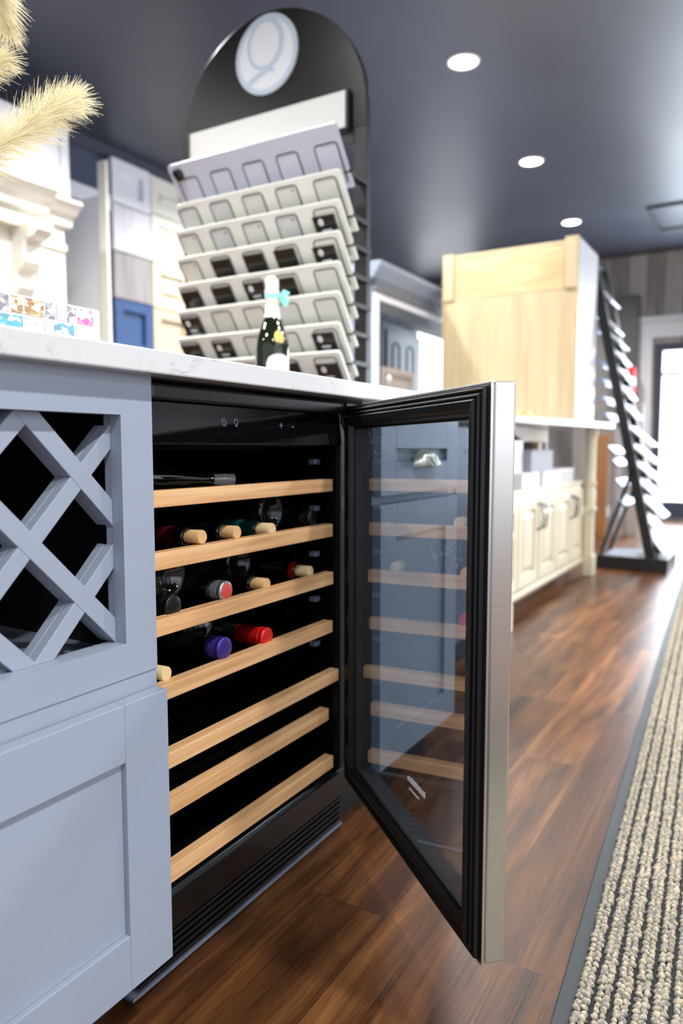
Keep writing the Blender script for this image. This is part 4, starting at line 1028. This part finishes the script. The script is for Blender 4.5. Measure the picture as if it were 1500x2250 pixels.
for i, (x0, x1) in enumerate(doors):
    z0, z1, s_ = 0.125, 0.545, 0.055
    mb = MB(); plate_with_hole(mb, x0, x1, z0, z1, x0 + s_, x1 - s_, z0 + s_, z1 - s_, 1.020, 1.041)
    mb.box(x0 + s_, x1 - s_, 1.034, 1.041, z0 + s_, z1 - s_)
    a, b_, cc, d_ = x0 + s_ + .008, x1 - s_ - .008, z0 + s_ + .008, z1 - s_ - .008; i_ = 0.028
    mb.hexa([(a, 1.034, cc), (b_, 1.034, cc), (b_, 1.034, d_), (a, 1.034, d_), (a + i_, 1.021, cc + i_), (b_ - i_, 1.021, cc + i_), (b_ - i_, 1.021, d_ - i_), (a + i_, 1.021, d_ - i_)])
    dd = mb.build('door', 'cream_paint', pb, 0.002)
    hx_ = (x1 - 0.022) if i in (1, 3) else (x0 + 0.022)
    MB().tube([(hx_, 1.020, 0.515), (hx_, 0.995, 0.505), (hx_, 0.988, 0.45), (hx_, 0.995, 0.395), (hx_, 1.020, 0.385)], 0.0045, 8).build('handle', 'dark_bronze', dd)
for xp in (3.02, 4.72):
    mb = MB(); mb.box(xp - 0.04, xp + 0.04, 0.965, 1.014, 0.13, 0.40); mb.box(xp - 0.048, xp + 0.048, 0.955, 1.014, 0.40, 0.43); mb.box(xp - 0.048, xp + 0.048, 0.955, 1.014, 0.115, 0.13)
    mb.box(xp - 0.048, xp + 0.048, 0.952, 1.014, 0, 0.114)
    mb.lathe([(0.036, 0), (0.036, 0.10), (0.028, 0.12), (0.040, 0.14), (0.030, 0.17), (0.030, 0.42), (0.040, 0.45), (0.034, 0.484)], (xp, 0.99, 0.43), (0, 0, 1), 20)
    mb.build('pilaster', 'cream_paint', pb, 0.003)
# unfinished wooden back of a display cabinet
wc = thing('display_cabinet', 'tall display cabinet seen from its bare wooden back, standing on the pale countertop', 'cabinet', (4.8, 1.45, 0.95))
XB = 4.50
MB().box(XB + .012, 5.02, 1.045, 1.06, 0.951, 2.03).build('side_panel', 'white_lacquer', wc, 0.002, label='glossy white side panel')
mb = MB(); mb.box(XB + .012, 5.02, 1.885, 1.90, 0.951, 2.03); mb.box(XB + .012, 5.02, 1.06, 1.885, 2.0, 2.02); mb.box(XB + .012, 5.02, 1.06, 1.885, 0.951, 0.97)
mb.build('carcass', 'birch_ply', wc, 0.002)
MB().box(XB + 0.004, XB + 0.0115, 1.055, 1.89, 0.951, 1.735).build('back_panel', 'birch_ply', wc, 0.001)
MB().box(XB + 0.004, XB + 0.0115, 1.13, 1.82, 1.737, 1.995).build('upper_board', 'pine_board', wc, 0.001)
MB().box(XB - 0.006, XB + 0.0115, 1.045, 1.125, 1.737, 2.035).build('corner_block', 'birch_ply', wc, 0.002)
MB().box(XB - 0.006, XB + 0.0115, 1.825, 1.90, 1.737, 2.025).build('corner_block', 'birch_ply', wc, 0.002)
MB().box(XB - 0.003, XB + 0.003, 1.044, 1.056, 0.951, 1.736).build('edge_strip', 'pine_board', wc, 0.001)
MB().box(XB - 0.003, XB + 0.003, 1.888, 1.90, 0.951, 1.736).build('edge_strip', 'pine_board', wc, 0.001)
MB().box(5.021, 5.04, 1.05, 1.895, 0.96, 2.0).build('door', 'white_lacquer', wc, 0.002)
# wooden support brackets under the overhang
wb = thing('wooden_bracket', 'raw pine bracket frame under the pale countertop, above the boxes', 'bracket', (4.5, 1.2, 0.75))
MB().box(3.85, 4.62, 1.24, 1.27, 0.83, 0.913).box(4.42, 4.50, 1.235, 1.272, 0.60, 0.829).build('rail', 'pine_board', wb, 0.003)
MB().prism([(3.55, 1.18, 0.913), (4.10, 1.18, 0.913), (4.02, 1.18, 0.86), (3.9, 1.18, 0.835), (3.78, 1.18, 0.86)], (0, 0.05, 0)).build('corbel', 'brown_bracket', wb, 0.004)
def carton(label, m, x0, x1, y0, y1, z0, z1, lidm=None):
    o = thing('carton', label, 'box', ((x0 + x1) / 2, (y0 + y1) / 2, z0), 'boxes stored on the cream base cabinet')
    MB().box(x0, x1, y0, y1, z0, z1 - 0.012).build('box', m, o, 0.002)
    MB().box(x0 - 0.002, x1 + 0.002, y0 - 0.002, y1 + 0.002, z1 - 0.012, z1).build('lid', lidm or m, o, 0.002)
carton('white box, lowest and nearest on the cream cabinet shelf', 'box_white', 3.56, 3.86, 1.07, 1.35, 0.592, 0.668)
carton('white box in front of the grey box, bottom layer', 'box_white', 3.90, 4.24, 1.06, 1.34, 0.592, 0.668)
carton('grey box stacked on the bottom white boxes', 'box_grey', 3.74, 4.16, 1.08, 1.33, 0.668, 0.782)
carton('pale grey box beside the cream pilaster', 'box_grey_pale', 4.28, 4.62, 1.07, 1.24, 0.592, 0.672, 'box_white')
carton('small white box, highest in the stack beside the fridge door edge', 'box_white', 3.45, 3.72, 1.12, 1.36, 0.668, 0.83)
for x_, lab in ((3.70, 'small round brass knob on the pale countertop, nearest one'), (3.86, 'small brass knob on the pale countertop beside another knob'), (3.95, 'small brass knob on the pale countertop, farthest one')):
    kn = thing('brass_knob', lab, 'knob', (x_, 1.13, 0.95), 'brass knobs on the pale countertop')
    MB().lathe([(0.010, 0), (0.008, 0.006), (0.018, 0.014), (0.019, 0.022), (0.010, 0.029), (0.001, 0.030)], (x_, 1.13, 0.9505), (0, 0, 1), 20).build('knob', 'brass', kn)

# ------------------------------------------------------------------ leaning A-frame tile display
af = thing('tile_display_stand', 'black leaning display stand of pale tile samples near the glazed door', 'display stand', (5.2, 0.8, 0))
MB().box(5.03, 5.52, 0.565, 1.01, 0.0, 0.085).build('base', 'black_metal', af, 0.004)
MB().box(5.03, 5.44, 0.74, 0.96, 0.0855, 0.088).build('base_inlay', 'box_grey', af)
def beam(x, ya, za, yb, zb, wd=0.05, m='black_metal', nm='upright'):
    MB().prism([(x, ya - wd / 2, za), (x, ya + wd / 2, za), (x, yb + wd / 2, zb), (x, yb - wd / 2, zb)], (0.05, 0, 0)).build(nm, m, af, 0.003)
beam(5.06, 0.675, 0.085, 1.11, 2.09, 0.062)
beam(5.42, 0.675, 0.085, 1.11, 2.09, 0.062)
beam(5.06, 0.985, 0.085, 0.80, 0.66, 0.022, nm='rear_strut')
beam(5.42, 0.985, 0.085, 0.80, 0.66, 0.022, nm='rear_strut')
MB().box(5.11, 5.42, 1.085, 1.105, 2.0, 2.03).build('crossbar', 'black_metal', af)
bars = [(1.052, 1.847, 0.973, 1.752), (1.004, 1.641, 0.94, 1.563), (0.975, 1.545, 0.905, 1.463), (0.955, 1.44, 0.885, 1.354), (0.93, 1.325, 0.86, 1.239), (0.91, 1.21, 0.84, 1.12), (0.89, 1.09, 0.80, 0.99),
        (0.851, 0.939, 0.697, 0.807), (0.834, 0.822, 0.672, 0.692), (0.811, 0.706, 0.654, 0.578), (0.785, 0.589, 0.631, 0.449), (0.762, 0.479, 0.609, 0.34), (0.742, 0.357, 0.61, 0.218), (0.714, 0.255, 0.592, 0.10)]
ORD = ['topmost', 'second from the top', 'third from the top', 'fourth from the top', 'fifth from the top', 'sixth from the top', 'seventh from the top', 'seventh from the bottom', 'sixth from the bottom', 'fifth from the bottom', 'fourth from the bottom', 'third from the bottom', 'second from the bottom', 'lowest']
for i, (ya, za, yb, zb) in enumerate(bars):
    a = Vector((5.112, ya, za)); d_ = Vector((0, yb - ya, zb - za)); n_ = Vector((0, d_.z, -d_.y)).normalized() * 0.014
    a = a - n_ * 0.5
    o = thing('tile_board', 'pale tile sample board slotted in the leaning stand, %s' % ORD[i], 'sample board', a, 'boards in the leaning tile stand')
    MB().obox(a + Vector((0.004, 0, 0)), Vector((0.30, 0, 0)), d_, n_).build('board', 'white_lacquer', o, 0.005, 3)
for i, (y_, z_) in enumerate(((1.12, 1.70), (1.10, 1.60), (1.055, 1.37), (1.035, 1.25), (1.02, 1.13), (1.0, 1.02), (0.965, 0.80), (0.945, 0.72), (0.91, 0.58), (0.89, 0.46))):
    MB().obox((5.05, y_, z_), (0.40, 0, 0), (0, -0.05, -0.05), (0, -0.011, 0.011)).build('rest_bar', 'clip_metal', af, 0.003)

# ------------------------------------------------------------------ things by the far wall
bx = tag(MB().box(8.78, 8.949, 1.385, 1.56, 1.15, 2.49).build('duct_box', 'duct_grey', None, 0.006), 'tall dark grey metal duct box mounted on the plank wall beside the door casing', 'duct')
fe = thing('fire_extinguisher', 'red fire extinguisher with a white label hanging beside the door', 'fire extinguisher', (8.71, 1.44, 1.38))
p0 = (8.70, 1.44, 1.36)
MB().lathe([(0.055, 0.0), (0.068, 0.01), (0.070, 0.03), (0.070, 0.29), (0.060, 0.325), (0.030, 0.345), (0.020, 0.35)], p0, (0, 0, 1), 28).build('cylinder', 'extinguisher_red', fe)
MB().lathe([(0.0708, 0.12), (0.0708, 0.22)], p0, (0, 0, 1), 28, False).build('label', 'label_paper', fe)
MB().cyl((8.70, 1.44, 1.708), (0, 0, 1), 0.018, 0.03).obox((8.64, 1.43, 1.735), (0.09, 0, 0.012), (0, 0.02, 0), (0, 0, 0.01)).build('valve', 'black_metal', fe, 0.002)
MB().tube([(8.70, 1.44, 1.72), (8.67, 1.52, 1.70), (8.66, 1.53, 1.60), (8.66, 1.52, 1.45)], 0.009, 8).build('hose', 'black_plastic', fe)
MB().box(8.768, 8.7795, 1.41, 1.47, 1.42, 1.68).build('bracket', 'black_metal', fe)
for x_, y0, y1, z1, m, lab in ((6.80, 1.29, 1.40, 0.92, 'brown_wood', 'brown wooden sample plank leaning behind the cream cabinet'), (6.95, 1.20, 1.285, 0.97, 'grey_oak', 'grey sample plank leaning next to the brown one'), (7.10, 1.06, 1.19, 1.2, 'taupe', 'taupe sample plank leaning farthest behind the tile stand')):
    tag(MB().hexa([(x_, y0, 0), (x_ + .03, y0, 0), (x_ + .03, y1, 0), (x_, y1, 0), (x_ + .1, y0, z1), (x_ + .13, y0, z1), (x_ + .13, y1, z1), (x_ + .1, y1, z1)]).build('sample_plank', m, None, 0.003), lab, 'plank', 'leaning sample planks')
bn = thing('storage_bin', 'pale blue storage bin standing by the glazed door', 'bin', (8.45, 1.1, 0))
MB().hexa([(8.32, 1.05, 0), (8.58, 1.05, 0), (8.58, 1.20, 0), (8.32, 1.20, 0), (8.30, 1.03, 0.38), (8.60, 1.03, 0.38), (8.60, 1.22, 0.38), (8.30, 1.22, 0.38)]).build('bin_body', 'box_blue', bn, 0.01)
MB().frame((8.29, 1.02, 0.381), (0.32, 0, 0), (0, 0.21, 0), (0, 0, 0.02), 0.03).build('rim', 'box_blue', bn, 0.005)
